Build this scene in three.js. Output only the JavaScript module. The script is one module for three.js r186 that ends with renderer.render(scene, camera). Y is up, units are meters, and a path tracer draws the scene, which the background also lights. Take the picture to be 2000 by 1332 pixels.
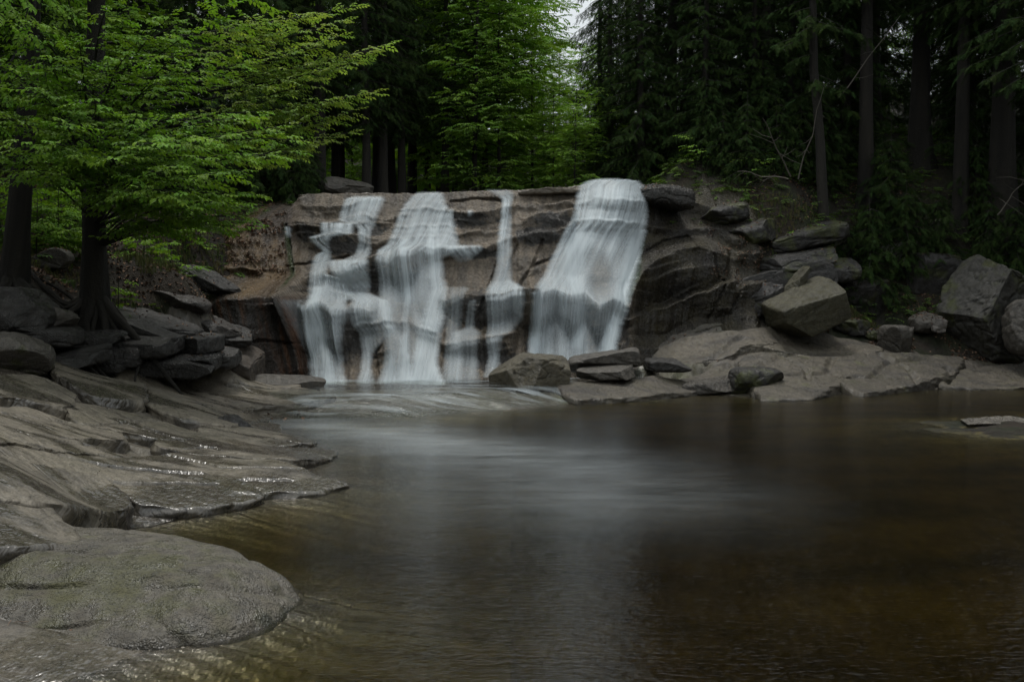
import * as THREE from 'three';
import { mergeGeometries, mergeVertices } from 'three/addons/utils/BufferGeometryUtils.js';

// ------------------------------------------------------------------ camera, sky, sun, exposure
const scene = new THREE.Scene();
const camera = new THREE.PerspectiveCamera(40, 2000 / 1332, 0.1, 900);
const PITCH = Math.atan(66 / 1830), EYE = 2.8;
camera.position.set(0, EYE, 0);
camera.rotation.x = -PITCH;
const renderer = new THREE.WebGLRenderer({ antialias: true });
renderer.toneMapping = THREE.LinearToneMapping;
renderer.toneMappingExposure = 1.15;
renderer.shadowMap.enabled = true;
{ // even overcast: brighter towards the zenith, the same all round
  const W = 64, H = 32, a = new Float32Array(W * H * 4);
  for (let j = 0; j < H; j++) for (let i = 0; i < W; i++) {
    const el = ((j + 0.5) / H - 0.5) * Math.PI, s = Math.max(0, Math.sin(el)), L = (1 + 1.6 * s) / 2.6, o = (j * W + i) * 4;
    a[o] = 0.93 * L * 1.25; a[o + 1] = 0.99 * L * 1.25; a[o + 2] = 1.03 * L * 1.25; a[o + 3] = 1;
  }
  const t = new THREE.DataTexture(a, W, H, THREE.RGBAFormat, THREE.FloatType);
  t.mapping = THREE.EquirectangularReflectionMapping; t.magFilter = THREE.LinearFilter; t.needsUpdate = true;
  scene.background = t; scene.environment = t;
}
const sun = new THREE.DirectionalLight(new THREE.Color(1, 0.96, 0.9), 1.5);
sun.position.set(-6, 60, -34); sun.target.position.set(0, 0, -22); sun.castShadow = true; sun.shadow.radius = 30;
sun.shadow.camera.left = sun.shadow.camera.bottom = -45; sun.shadow.camera.right = sun.shadow.camera.top = 45; sun.shadow.camera.far = 150;
sun.name = 'sun'; scene.add(sun, sun.target);

// ------------------------------------------------------------------ helpers
let seedState = 1;
const seed = (n) => { seedState = (n * 2654435761) >>> 0; };
const rnd = () => { seedState = (seedState + 0x6d2b79f5) | 0; let t = Math.imul(seedState ^ (seedState >>> 15), 1 | seedState); t = (t + Math.imul(t ^ (t >>> 7), 61 | t)) ^ t; return ((t ^ (t >>> 14)) >>> 0) / 4294967296; };
const rr = (a, b) => a + (b - a) * rnd();
const ss = (a, b, x) => { const t = Math.min(1, Math.max(0, (x - a) / (b - a))); return t * t * (3 - 2 * t); };
const lerp = (a, b, t) => a + (b - a) * t, clamp = (x, a = 0, b = 1) => Math.min(b, Math.max(a, x));
const perm = new Uint8Array(512);
{ seed(7); const p = [...Array(256).keys()]; for (let i = 255; i > 0; i--) { const j = Math.floor(rnd() * (i + 1)); [p[i], p[j]] = [p[j], p[i]]; } for (let i = 0; i < 512; i++) perm[i] = p[i & 255]; }
const fadeQ = (t) => t * t * t * (t * (t * 6 - 15) + 10);
const gr = (h, x, y, z) => { h &= 15; const u = h < 8 ? x : y, v = h < 4 ? y : h === 12 || h === 14 ? x : z; return ((h & 1) ? -u : u) + ((h & 2) ? -v : v); };
function noise(x, y = 0, z = 0) { // about -1 .. 1
  const X = Math.floor(x), Y = Math.floor(y), Z = Math.floor(z); x -= X; y -= Y; z -= Z;
  const u = fadeQ(x), v = fadeQ(y), w = fadeQ(z), A = perm[X & 255] + (Y & 255), B = perm[(X + 1) & 255] + (Y & 255);
  const AA = perm[A & 255] + (Z & 255), AB = perm[(A + 1) & 255] + (Z & 255), BA = perm[B & 255] + (Z & 255), BB = perm[(B + 1) & 255] + (Z & 255), q = (h, a, b, c) => gr(perm[h & 511], a, b, c);
  return lerp(lerp(lerp(q(AA, x, y, z), q(BA, x - 1, y, z), u), lerp(q(AB, x, y - 1, z), q(BB, x - 1, y - 1, z), u), v),
    lerp(lerp(q(AA + 1, x, y, z - 1), q(BA + 1, x - 1, y, z - 1), u), lerp(q(AB + 1, x, y - 1, z - 1), q(BB + 1, x - 1, y - 1, z - 1), u), v), w);
}
function fbm(x, y, z = 0, n = 4) { let s = 0, a = 0.5; for (let i = 0; i < n; i++) { s += a * noise(x, y, z); x = x * 2.03 + 3.1; y = y * 2.03 + 1.7; z = z * 2.03 + 5.3; a *= 0.5; } return s; }
const cosP = Math.cos(PITCH), sinP = Math.sin(PITCH);
// a point of the place, measured off the photograph: column, row and the distance d ahead of the tripod
function P(px, py, d) {
  const rx = (px - 1000) / 1830, ry = -(py - 666) / 1830, y = ry * cosP - sinP, z = -(ry * sinP) - cosP, k = d / -z;
  return new THREE.Vector3(rx * k, EYE + y * k, -d);
}
const col = (r, g, b) => new THREE.Color().setRGB(r, g, b);
const names = {};
const numbered = (n) => { const k = names[n] = (names[n] ?? -1) + 1; return k ? n + '_' + String(k).padStart(3, '0') : n; };
function shadows(o) { o.traverse((m) => { if (m.isMesh) { m.castShadow = true; m.receiveShadow = true; } }); }
function top(o, name, label, category, group, kind) {
  o.name = numbered(name); o.userData = { label, category };
  if (group) o.userData.group = group;
  o.userData.kind = kind ?? 'thing';
  shadows(o); scene.add(o); return o;
}
function meshOf(positions, index, extra = {}) {
  const g = new THREE.BufferGeometry();
  g.setAttribute('position', new THREE.Float32BufferAttribute(positions, 3));
  if (extra.uv) g.setAttribute('uv', new THREE.Float32BufferAttribute(extra.uv, 2));
  if (extra.color) g.setAttribute('color', new THREE.Float32BufferAttribute(extra.color, extra.size ?? 3));
  if (index) g.setIndex(index);
  g.computeVertexNormals(); return g;
}
function dataTex(W, H, fn, srgb) { // fn(x, y) -> [r, g, b] linear 0..1
  const a = new Uint8Array(W * H * 4), enc = (v) => 255 * clamp(srgb ? (v <= 0.0031308 ? 12.92 * v : 1.055 * Math.pow(v, 1 / 2.4) - 0.055) : v);
  for (let j = 0; j < H; j++) for (let i = 0; i < W; i++) { const c = fn(i, j), o = (j * W + i) * 4; a[o] = enc(c[0]); a[o + 1] = enc(c[1]); a[o + 2] = enc(c[2]); a[o + 3] = 255; }
  const t = new THREE.DataTexture(a, W, H); t.wrapS = t.wrapT = THREE.RepeatWrapping; t.magFilter = THREE.LinearFilter; t.minFilter = THREE.LinearMipmapLinearFilter;
  if (srgb) t.colorSpace = THREE.SRGBColorSpace; t.needsUpdate = true; return t;
}
// noise that repeats after N cells without a seam
function tileNoise(i, j, N, f, s) {
  const x0 = i / N * f, y0 = j / N * f, X = Math.floor(x0), Y = Math.floor(y0), x = x0 - X, y = y0 - Y, u = fadeQ(x), v = fadeQ(y), q = (a, b, p, r) => { const h = perm[(perm[(((a % f) + f) % f + s * 31) & 255] + ((b % f) + f) % f) & 255] / 256 * 6.2832; return Math.cos(h) * p + Math.sin(h) * r; };
  return 1.5 * lerp(lerp(q(X, Y, x, y), q(X + 1, Y, x - 1, y), u), lerp(q(X, Y + 1, x, y - 1), q(X + 1, Y + 1, x - 1, y - 1), u), v);
}

// ------------------------------------------------------------------ shared materials
const GN = 512;
const grain = new Float32Array(GN * GN), reliefA = new Float32Array(GN * GN);
seed(3);
for (let j = 0; j < GN; j++) for (let i = 0; i < GN; i++) {
  const c = 0.45 * tileNoise(i, j, GN, 9, 1) + 0.45 * tileNoise(i, j, GN, 24, 2) + 0.45 * tileNoise(i, j, GN, 64, 4) + 0.5 * tileNoise(i, j, GN, 128, 5) + 0.35 * (rnd() - 0.5);
  grain[j * GN + i] = c;
  reliefA[j * GN + i] = 0.5 + 0.3 * tileNoise(i, j, GN, 8, 8) + 0.26 * tileNoise(i, j, GN, 21, 9) + 0.24 * tileNoise(i, j, GN, 60, 10) + 0.2 * tileNoise(i, j, GN, 150, 12);
}
const graniteMap = dataTex(GN, GN, (i, j) => { const g = grain[j * GN + i], v = 0.76 + 0.5 * g; return [v * 1.01, v, v * 0.985]; }, true);
const graniteBump = dataTex(GN, GN, (i, j) => { const v = reliefA[j * GN + i]; return [v, v, v]; });
const graniteRough = dataTex(GN, GN, (i, j) => { const v = 0.52 + 0.5 * tileNoise(i, j, GN, 9, 15) + 0.2 * grain[j * GN + i]; return [v, clamp(v, 0.3, 0.95), v]; });
const wetRough = dataTex(GN, GN, (i, j) => { const v = 0.3 + 0.35 * tileNoise(i, j, GN, 14, 17) + 0.15 * grain[j * GN + i]; return [v, clamp(v, 0.16, 0.7), v]; });
const M = {
  rock: new THREE.MeshStandardMaterial({ vertexColors: true, map: graniteMap, bumpMap: graniteBump, bumpScale: 0.03, roughness: 1, roughnessMap: graniteRough }),
  wetRock: new THREE.MeshStandardMaterial({ vertexColors: true, map: graniteMap, bumpMap: graniteBump, bumpScale: 0.05, roughness: 1, roughnessMap: wetRough }),
  soil: new THREE.MeshStandardMaterial({ vertexColors: true, map: graniteMap, bumpMap: graniteBump, bumpScale: 0.08, roughness: 0.95 }),
  bark: new THREE.MeshStandardMaterial({ vertexColors: true, roughness: 0.92, bumpMap: graniteBump, bumpScale: 0.04 }),
  twig: new THREE.MeshStandardMaterial({ color: col(0.03, 0.025, 0.02), roughness: 0.9 }),
  deadTwig: new THREE.MeshStandardMaterial({ color: col(0.09, 0.08, 0.065), roughness: 0.9 }),
  beechLeaf: new THREE.MeshPhysicalMaterial({ color: col(0.15, 0.285, 0.016), roughness: 1, specularIntensity: 0.5, transmission: 0.45, thickness: 0, side: THREE.DoubleSide }),
  farLeaf: new THREE.MeshPhysicalMaterial({ color: col(0.15, 0.285, 0.016), roughness: 1, specularIntensity: 0.5, transmission: 0.45, thickness: 0, side: THREE.DoubleSide }),
  litYellowLeaf: new THREE.MeshPhysicalMaterial({ color: col(0.25, 0.37, 0.045), roughness: 1, specularIntensity: 0.6, transmission: 0.55, thickness: 0, side: THREE.DoubleSide }),  // yellow-green leaves with the brightness from the sky gap put into the colour
  needle: new THREE.MeshPhysicalMaterial({ color: col(0.026, 0.045, 0.014), roughness: 0.95, specularIntensity: 0.1, side: THREE.DoubleSide }),
  litter: new THREE.MeshStandardMaterial({ color: col(1, 1, 1), roughness: 0.9, side: THREE.DoubleSide }),
  fall: new THREE.MeshPhysicalMaterial({ color: col(0.62, 0.69, 0.72), vertexColors: true, roughness: 0.6, transparent: true, side: THREE.DoubleSide }),
};

// ------------------------------------------------------------------ the lie of the land: measured points, joined by a thin plate
const cps = [];
const cp = (px, py, d) => { const p = P(px, py, d); cps.push([p.x, d, p.y]); };
const cw = (x, d, h) => cps.push([x, d, h]);
const shoreAt = (px, py) => { const d = (EYE) / ((py - 600) / 1830); const p = P(px, py, d); return [p.x, d]; };
const shorePx = [[150, 1332], [290, 1290], [400, 1255], [500, 1222], [565, 1200]];
const shorePx2 = [[165, 1046], [280, 1020], [400, 995], [480, 980], [665, 945], [600, 908], [560, 890], [640, 882], [600, 864], [530, 850], [510, 822], [560, 818], [700, 818], [810, 812], [930, 805], [1130, 787], [1330, 771], [1500, 776], [1700, 766], [1850, 760], [2000, 755]];
for (const s of [...shorePx, ...shorePx2]) { const [x, d] = shoreAt(...s); cw(x, d, 0); }
for (const p of [[0, 6, -.7], [3, 9, -.6], [6, 14, -.6], [2, 14, -.8], [0, 18, -1], [6, 20, -.7], [-1, 11, -.7], [-1, 22, -.6], [4, 24, -.7], [9, 27, -.5], [14, 29, -.5], [3, 3, -.9], [8, 5, -.45], [-1.2, 7, -.6], [0, -4, -.5], [8, -4, -.5], [9.5, 12, -.4], [11, 17, -.35], [16, 27, -.4], [-2.2, 12, -.5], [-2, 17, -.55], [-3.6, 20.5, -.45], [-3, 10.6, -.35],
  [-4, 7.5, .1], [-5, 7.9, .28], [-6.5, 7.2, .35], [-4.2, 9.2, .1], [-10, 8, 1.0], [-8, 5.5, .5], [-14, 5, 1.2], [-5.5, 4.6, -.1], [-8, 0, .6], [-14, 0, 1.6], [-14, 10, 1.9], [-14, 14, 2.6], [-15, 20, 4], [-20, 26, 7], [-30, 20, 10], [-18, 36, 8.5], [-25, 50, 11], [-14, 31, 6.6],
  [-8, 38, 7.1], [-3, 38.5, 7.1], [2, 38.5, 7.1], [6, 39, 7.2], [-8, 41, 7.2], [-3, 41.5, 7.2], [2, 41.5, 7.2], [6, 42, 7.5], [-10, 45, 7.8], [0, 46, 7.4], [8, 46, 8.2], [0, 62, 8.6], [-12, 62, 9.4], [14, 62, 12], [0, 78, 11], [0, 100, 19], [-25, 95, 20], [25, 95, 22],
  [-7, 30.4, .35], [-4, 30.6, .34], [-1, 30.8, .34], [2, 31.3, .36], [4, 32.3, .5], [-8.6, 29.6, .5], [-4, 26.8, .33], [0, 27.8, .33], [-2, 28.8, .35], [2.4, 29.6, .36], [-6.4, 27.2, .34], [-4, 24.7, .26], [-1.2, 26, .26], [1.6, 28.6, .28], [-7.6, 28.2, .5],
  [11.2, 22, .12], [12.5, 21.5, .2], [9.6, 22.4, -.1], [11, 24.5, -.4], [15, 21, .4], [12, 10, .2], [14, 14, .4], [13, 4, .3], [20, 28, .6], [21, 20, 1.4], [24, 10, 3], [22, 0, 3], [30, 30, 7], [22, 33.5, .6], [0, -14, .8], [10, -14, 1], [-10, -14, 2],
  [60, 100, 26], [-60, 100, 24], [60, 30, 24], [-60, 30, 22], [-60, -20, 15], [60, -20, 16], [0, -40, 6], [0, 160, 34]]) cw(...p);
for (const p of [[0, 965, 10.4], [100, 1000, 11], [0, 900, 12], [150, 950, 12.6], [0, 850, 13.6], [0, 780, 16.2], [200, 870, 15.3], [300, 930, 14], [350, 860, 17], [450, 900, 15.9], [100, 725, 19.6], [300, 770, 21], [480, 830, 21], [400, 775, 24.5], [270, 735, 24.2], [350, 742, 25.8], [180, 722, 22.2], [440, 738, 27.6], [600, 757, 28.5], [500, 775, 26], [185, 600, 22.8], [0, 575, 21.4], [350, 605, 26], [420, 600, 27.5],
  [370, 492, 31], [100, 480, 27.5], [250, 500, 28], [480, 442, 34.5], [300, 400, 37],
  [1210, 680, 32.4], [1300, 652, 34.6], [1510, 612, 36], [1250, 722, 30.9], [1450, 690, 33], [1700, 692, 34.5], [1900, 705, 35.4], [2100, 700, 35.5], [1600, 652, 36], [1750, 645, 37], [1750, 495, 40], [1600, 432, 38.6], [1450, 445, 38], [1400, 385, 39.5], [1800, 292, 45], [2000, 320, 45], [2000, 480, 40], [1500, 300, 46], [1300, 330, 42], [1640, 560, 38.5], [1900, 600, 38]]) cp(...p);
const tps = (() => {
  const n = cps.length, N = n + 3, A = [];
  const U = (r2) => (r2 < 1e-9 ? 0 : r2 * Math.log(r2));
  for (let i = 0; i < N; i++) A.push(new Float64Array(N + 1));
  for (let i = 0; i < n; i++) {
    for (let j = 0; j < n; j++) A[i][j] = U((cps[i][0] - cps[j][0]) ** 2 + (cps[i][1] - cps[j][1]) ** 2) + (i === j ? 0.4 : 0);
    A[i][n] = 1; A[i][n + 1] = cps[i][0]; A[i][n + 2] = cps[i][1]; A[i][N] = cps[i][2];
    A[n][i] = 1; A[n + 1][i] = cps[i][0]; A[n + 2][i] = cps[i][1];
  }
  for (let c = 0; c < N; c++) {
    let b = c; for (let r = c + 1; r < N; r++) if (Math.abs(A[r][c]) > Math.abs(A[b][c])) b = r;
    [A[c], A[b]] = [A[b], A[c]];
    for (let r = c + 1; r < N; r++) { const f = A[r][c] / A[c][c]; if (f) for (let k = c; k <= N; k++) A[r][k] -= f * A[c][k]; }
  }
  const w = new Float64Array(N);
  for (let r = N - 1; r >= 0; r--) { let s = A[r][N]; for (let k = r + 1; k < N; k++) s -= A[r][k] * w[k]; w[r] = s / A[r][r]; }
  return (x, d) => { let s = w[n] + w[n + 1] * x + w[n + 2] * d; for (let i = 0; i < n; i++) { const r2 = (x - cps[i][0]) ** 2 + (d - cps[i][1]) ** 2; if (r2 > 1e-9) s += w[i] * r2 * Math.log(r2); } return s; };
})();
function polyAt(pts, u, k = 1) { if (u <= pts[0][0]) return pts[0][k]; for (let i = 0; i + 1 < pts.length; i++) if (u <= pts[i + 1][0]) return lerp(pts[i][k], pts[i + 1][k], (u - pts[i][0]) / (pts[i + 1][0] - pts[i][0])); return pts[pts.length - 1][k]; }
const lipLine = [[-7.2, 25.4], [-6.5, 24.4], [-5.6, 23.6], [-3.85, 23.5], [-2.5, 24.2], [-0.96, 25], [1.95, 27.4], [3.4, 28.6], [6, 31]];
const lipD = (x) => polyAt(lipLine, x);
// 1 where the bare granite of the banks lies, 0 on the forest floor
function bankMask(x, d) {
  const w = noise(x * 0.6, d * 0.6, 3) * 0.8;
  const left = ss(-13.5, -12, x) * ss(-0.3, 0.3, 21.2 + (x + 11.7) * 2.1 - d + w) * ss(30.5, 29.5, d), right = ss(2.5, 3.5, x) * ss(27, 28, d) * ss(36.6, 35.6, d + w + (x > 9 ? 0.4 : 0));
  const shelf = x > -8.5 && x < 4.5 && d > 21 ? ss(lipD(x) - 1.2, lipD(x) - 0.8, d) * ss(34, 33, d) : 0;
  return Math.max(x < 0 ? left : 0, right, shelf);
}
// bedding: sloping sheets of granite that break off in low steps facing the water
function strata(x, d) {
  const wob = 0.55 * noise(x * 0.33, d * 0.33, 1) + 0.16 * noise(x * 1.3, d * 1.3, 2);
  let h = 0;
  for (const [sp, amp, dx, dd, o, sharp] of [[2.3, 0.2, 0.48, 0.88, 0.7, 0.05], [0.95, 0.075, 0.4, 0.92, 2.3, 0.08]]) {
    const t = (x * dx + d * dd + wob * (sp > 2 ? 1 : 0.7) + o) / sp, k = Math.floor(t), f = t - k;
    const a = amp * clamp(0.62 + 0.9 * noise(x * 0.42 + k * 7.3, d * 0.42, k * 3.7)) ;
    h += a * (f < sharp ? ss(0, sharp, f) : 1 - ss(sharp * 0.5, 1, f) ) - a * 0.4;
  }
  return h;
}
const cracks = [[[-7.6, 12.2], [-5.5, 13.5], [-3.4, 14.2]], [[-6.2, 15.2], [-4.6, 14.6], [-3.3, 15]], [[-8, 17.6], [-6, 16.4], [-4.6, 15.9]], [[-6.6, 13.6], [-6.1, 14.9], [-5.2, 16.2]], [[-8.2, 14], [-7.2, 15.8], [-6.6, 17.6]], [[-5.6, 12.6], [-4.3, 13.5]], [[-8.6, 19], [-6.6, 18.6], [-5.3, 18.4]], [[-7.5, 21], [-6.3, 20.6]],
  [[6.5, 30.4], [8.2, 31.2], [10, 33]], [[9, 30.5], [10.5, 31.2], [11.5, 33.5]], [[12, 31.4], [13.2, 33], [15, 34]], [[4.4, 31.2], [6.5, 32.3], [8.4, 34]], [[9.6, 30.2], [9.9, 31.5], [9.2, 33]], [[10.8, 31], [12.5, 31.6], [14.4, 31.8]], [[13.6, 31.2], [13.9, 32.6], [13.2, 34]], [[7, 31.6], [8.4, 32.6], [10.4, 33.4]], [[15, 32], [15.6, 33.4]]];
function crackAt(x, d) {
  let m = 9; const wx = x + 0.1 * noise(x * 2.2, d * 2.2, 5), wd = d + 0.1 * noise(x * 2.2, d * 2.2, 6);
  for (const c of cracks) for (let i = 0; i + 1 < c.length; i++) {
    const [ax, ay] = c[i], bx = c[i + 1][0] - ax, by = c[i + 1][1] - ay, t = clamp(((wx - ax) * bx + (wd - ay) * by) / (bx * bx + by * by));
    m = Math.min(m, Math.hypot(wx - ax - bx * t, wd - ay - by * t));
  }
  return m;
}
// broken edges of the sheets, measured: [column, row, drop in metres] along each
function onLand(px, py) { let lo = 6; for (let d = 6; d < 45; d += 0.05) { const p = P(px, py, d); if (p.y < tps(p.x, d)) { lo = d; break; } lo = d; } const p = P(px, py, lo); return [p.x, lo]; }
const bankLedges = [
  [[1110, 700, .06], [1160, 694, .16], [1230, 690, .1]], [[1240, 700, .05], [1300, 690, .2], [1380, 676, .14], [1420, 672, .05]], [[1180, 735, .06], [1260, 738, .2], [1340, 728, .2], [1430, 716, .1]], [[1280, 755, .06], [1360, 750, .3], [1440, 738, .25]], [[1400, 648, .05], [1460, 640, .16], [1510, 632, .1]], [[1560, 705, .04], [1660, 700, .12], [1720, 690, .1]], [[1690, 745, .1], [1780, 735, .2], [1850, 718, .1]],
].map((l) => l.map(([px, py, r]) => [...onLand(px, py), r]));
function ledgeStep(x, d) {
  let s = 0; const wx = x + 0.14 * noise(x * 1.3, d * 1.3, 15), wd = d + 0.14 * noise(x * 1.3, d * 1.3, 16) + 0.012 * noise(x * 5, d * 5, 18);
  for (const l of bankLedges) {
    let best = 9, sd = 0, r = 0;
    for (let i = 0; i + 1 < l.length; i++) {
      const [ax, ay, ra] = l[i], [qx, qy, rb] = l[i + 1], bx = qx - ax, by = qy - ay, t = clamp(((wx - ax) * bx + (wd - ay) * by) / (bx * bx + by * by)), ex = wx - ax - bx * t, ey = wd - ay - by * t, m = Math.hypot(ex, ey);
      if (m < best) { best = m; sd = (bx * ey - by * ex) >= 0 ? m : -m; const end = (i === 0 && t === 0) || (i + 2 === l.length && t === 1); r = lerp(ra, rb, t) * (end ? ss(0.5, 0, m) : 1); }
    }
    if (best > 2.4) continue;
    s += sd >= 0 ? r * Math.exp(-sd / 0.75) * ss(0, 0.05, sd) - 0.0 : -0.35 * r * Math.exp(sd / 0.16);
  }
  return s;
}
function ground(x, d) {
  let h = tps(x, d);
  if (h > 26) h = 26 + (h - 26) * 0.2;
  const far = Math.hypot(x, d - 15) > 60, m = far ? 0 : bankMask(x, d), wet = ss(-0.02, -0.35, h);
  if (m > 0.01) {
    const edge = ss(-0.1, 0.25, h);
    h += m * (0.25 + 0.75 * edge) * strata(x, d) * (d > 27 ? 0.6 : 0.5) - m * edge * 0.03;
    h += m * 0.1 * fbm(x * 0.7, d * 0.7, 4, 2) + m * 0.016 * fbm(x * 4, d * 4, 9, 3);
    if (d < 37) h += m * ledgeStep(x, d);
    if (d < 36) { const c = crackAt(x, d); if (c < 0.2) h -= m * (d > 27 ? 0.16 : 0.09) * (1 - ss(0.015, d > 27 ? 0.17 : 0.07, c)); }
  }
  if (m < 0.99) h += (1 - m) * (wet > 0.5 ? 0.07 * fbm(x * 0.9, d * 0.9, 12) : 0.35 * fbm(x * 0.35, d * 0.35, 13) + 0.12 * fbm(x * 1.6, d * 1.6, 14));
  return h;
}
const groundP = (x, d, dy = 0) => new THREE.Vector3(x, ground(x, d) + dy, -d);

// the sheet itself, dense where it is seen close
const axis = (parts) => { const o = []; for (const [a, b, s] of parts) { const n = Math.max(1, Math.round((b - a) / s)); for (let i = 0; i < n; i++) o.push(a + (b - a) * i / n); } o.push(parts[parts.length - 1][1]); return o; };
const gx = axis([[-160, -40, 12], [-40, -16, 1.5], [-16, -11, 0.35], [-11, -1.6, 0.06], [-1.6, 3, 0.16], [3, 18, 0.1], [18, 26, 0.5], [26, 50, 2], [50, 160, 14]]);
const gd = axis([[-60, -6, 6], [-6, 5, 0.6], [5, 6.6, 0.12], [6.6, 20, 0.055], [20, 29, 0.07], [29, 36.5, 0.08], [36.5, 48, 0.4], [48, 80, 2], [80, 260, 14]]);
const NX = gx.length, ND = gd.length, gh = new Float32Array(NX * ND);
for (let j = 0; j < ND; j++) for (let i = 0; i < NX; i++) gh[j * NX + i] = ground(gx[i], gd[j]);
{
  const mats = { ground: M.soil, rock_bank: null, pool_bed: null };
  const P3 = new Float32Array(NX * ND * 3), UV = new Float32Array(NX * ND * 2), C = new Float32Array(NX * ND * 3), sets = { ground: [], leftBank: [], rightBank: [], bed: [] };
  for (let j = 0; j < ND; j++) for (let i = 0; i < NX; i++) {
    const o = j * NX + i, x = gx[i], d = gd[j], h = gh[o];
    P3[o * 3] = x; P3[o * 3 + 1] = h; P3[o * 3 + 2] = -d; UV[o * 2] = x / 1.7; UV[o * 2 + 1] = d / 1.7;
    const m = Math.abs(x) > 30 || d > 60 ? 0 : bankMask(x, d), n1 = fbm(x * 0.5, d * 0.5, 21), n2 = fbm(x * 2, d * 2, 22);
    let c;
    if (h < 0.02 && m < 0.5) { // stony bed: sand and brown algae in patches
      const s = clamp(0.5 + 1.6 * fbm(x * 0.35, d * 0.7, 31) + 0.6 * n2);
      c = [lerp(0.055, 0.2, s), lerp(0.047, 0.165, s), lerp(0.02, 0.055, s)];
    } else if (m > 0.5) {
      const s = clamp(0.5 + 0.9 * n1 + 0.7 * n2), y = clamp(1.6 * fbm(x * 0.9, d * 0.9, 25) + 0.1), w = clamp(4 * (fbm(x * 0.7 + 9, d * 1.6, 27) + 0.02));
      c = [lerp(0.08, 0.15, s), lerp(0.07, 0.13, s), lerp(0.056, 0.102, s)];
      if (x > 0) { const g = clamp(3 * (fbm(x * 0.6, d * 0.6, 41) - 0.02)); c = [lerp(c[0], 0.13, g * 0.7), lerp(c[1], 0.135, g * 0.7), lerp(c[2], 0.07, g * 0.7)]; }
      c = c.map((v, k) => lerp(v, [0.075, 0.068, 0.06][k], 0.55 * w));
      c = c.map((v, k) => lerp(v, [0.12, 0.115, 0.065][k], 0.35 * y));
    } else { const s = clamp(0.5 + n1 + 0.8 * n2), g = clamp(3 * fbm(x * 0.8, d * 0.8, 28) + (x > 4 ? 0.5 : 0)); c = [lerp(0.018, 0.045, s), lerp(0.015, 0.03, s), lerp(0.01, 0.017, s)]; c = c.map((v, k) => lerp(v, [0.022, 0.034, 0.007][k], g * 0.7)); }
    C.set(c, o * 3);
  }
  for (let j = 0; j + 1 < ND; j++) for (let i = 0; i + 1 < NX; i++) {
    const a = j * NX + i, b = a + 1, c = a + NX, e = c + 1, x = (gx[i] + gx[i + 1]) / 2, d = (gd[j] + gd[j + 1]) / 2, m = Math.abs(x) > 30 || d > 60 ? 0 : bankMask(x, d);
    const s = m > 0.5 ? (x < 0 ? sets.leftBank : sets.rightBank) : (gh[a] < -0.06 && d < 36) ? sets.bed : sets.ground;
    s.push(a, b, e, a, e, c);
  }
  const build = (idx, mat, name, label, category) => {
    const used = new Map(), p = [], uv = [], cc = [], ix = [];
    for (const v of idx) { if (!used.has(v)) { used.set(v, p.length / 3); p.push(P3[v * 3], P3[v * 3 + 1], P3[v * 3 + 2]); uv.push(UV[v * 2], UV[v * 2 + 1]); cc.push(C[v * 3], C[v * 3 + 1], C[v * 3 + 2]); } ix.push(used.get(v)); }
    return top(new THREE.Mesh(meshOf(p, ix, { uv, color: cc }), mat), name, label, category, null, 'structure');
  };
  // wet film on the bank where the water licks it and in drying patches
  const RW = 1024, rx0 = -12.5, rx1 = -1.5, rd0 = 6, rd1 = 30;
  const bankRough = dataTex(RW, RW, (i, j) => {
    const x = lerp(rx0, rx1, i / RW), d = lerp(rd0, rd1, j / RW), ii = clamp(Math.round(((i * 7) % GN)), 0, GN - 1), jj = (j * 7) % GN;
    const h = tps2(x, d), w = Math.max(ss(0.16, 0.03, h + 0.16 * fbm(x * 1.3, d * 1.3, 51)), ss(-0.02, 0.16, fbm(x * 0.45 + 3, d * 1.3, 52) ));
    const v = lerp(0.66, 0.2, w) + 0.25 * grain[jj * GN + ii] + 0.15 * noise(x * 9, d * 9, 3);
    return [v, clamp(v, 0.16, 0.95), v];
  });
  bankRough.wrapS = bankRough.wrapT = THREE.ClampToEdgeWrapping;
  const bankBump = dataTex(1536, 1536, (i, j) => {
    const x = lerp(rx0, rx1, i / 1536), d = lerp(rd0, rd1, j / 1536), a = x * 0.45 + d * 0.9, b = x * 0.9 - d * 0.45;
    const v = 0.55 + 0.3 * noise(a * 2.6, b * 0.5, 61) + 0.24 * noise(a * 8, b * 1.3, 62) + 0.14 * noise(x * 13, d * 13, 63) + 0.12 * noise(x * 34, d * 34, 64) - 0.4 * ss(0.965, 1, 1 - Math.abs(noise(a * 0.9, b * 0.16, 65))) ;
    return [v, v, v];
  });
  bankBump.wrapS = bankBump.wrapT = THREE.ClampToEdgeWrapping; bankBump.repeat.set(1.7 / (rx1 - rx0), 1.7 / (rd1 - rd0)); bankBump.offset.set(-rx0 / (rx1 - rx0), -rd0 / (rd1 - rd0));
  const leftMat = M.rock.clone(); leftMat.bumpMap = bankBump; leftMat.bumpScale = 0.05; leftMat.roughnessMap = bankRough; bankRough.repeat.set(1.7 / (rx1 - rx0), 1.7 / (rd1 - rd0)); bankRough.offset.set(-rx0 / (rx1 - rx0), -rd0 / (rd1 - rd0));
  build(sets.ground, M.soil, 'ground', 'brown forest floor of soil, needles and moss', 'ground');
  M.bank = leftMat;
  build(sets.leftBank, leftMat, 'rock_bank', 'bare grey granite bank of sloping sheets beside the beech', 'rock bank');
  build(sets.rightBank, M.rock, 'rock_bank', 'bare granite shelf below the tilted slab and mossy boulder', 'rock bank');
  build(sets.bed, M.soil, 'pool_bed', 'brown sandy bed under the pool water', 'stream bed');
}
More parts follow.
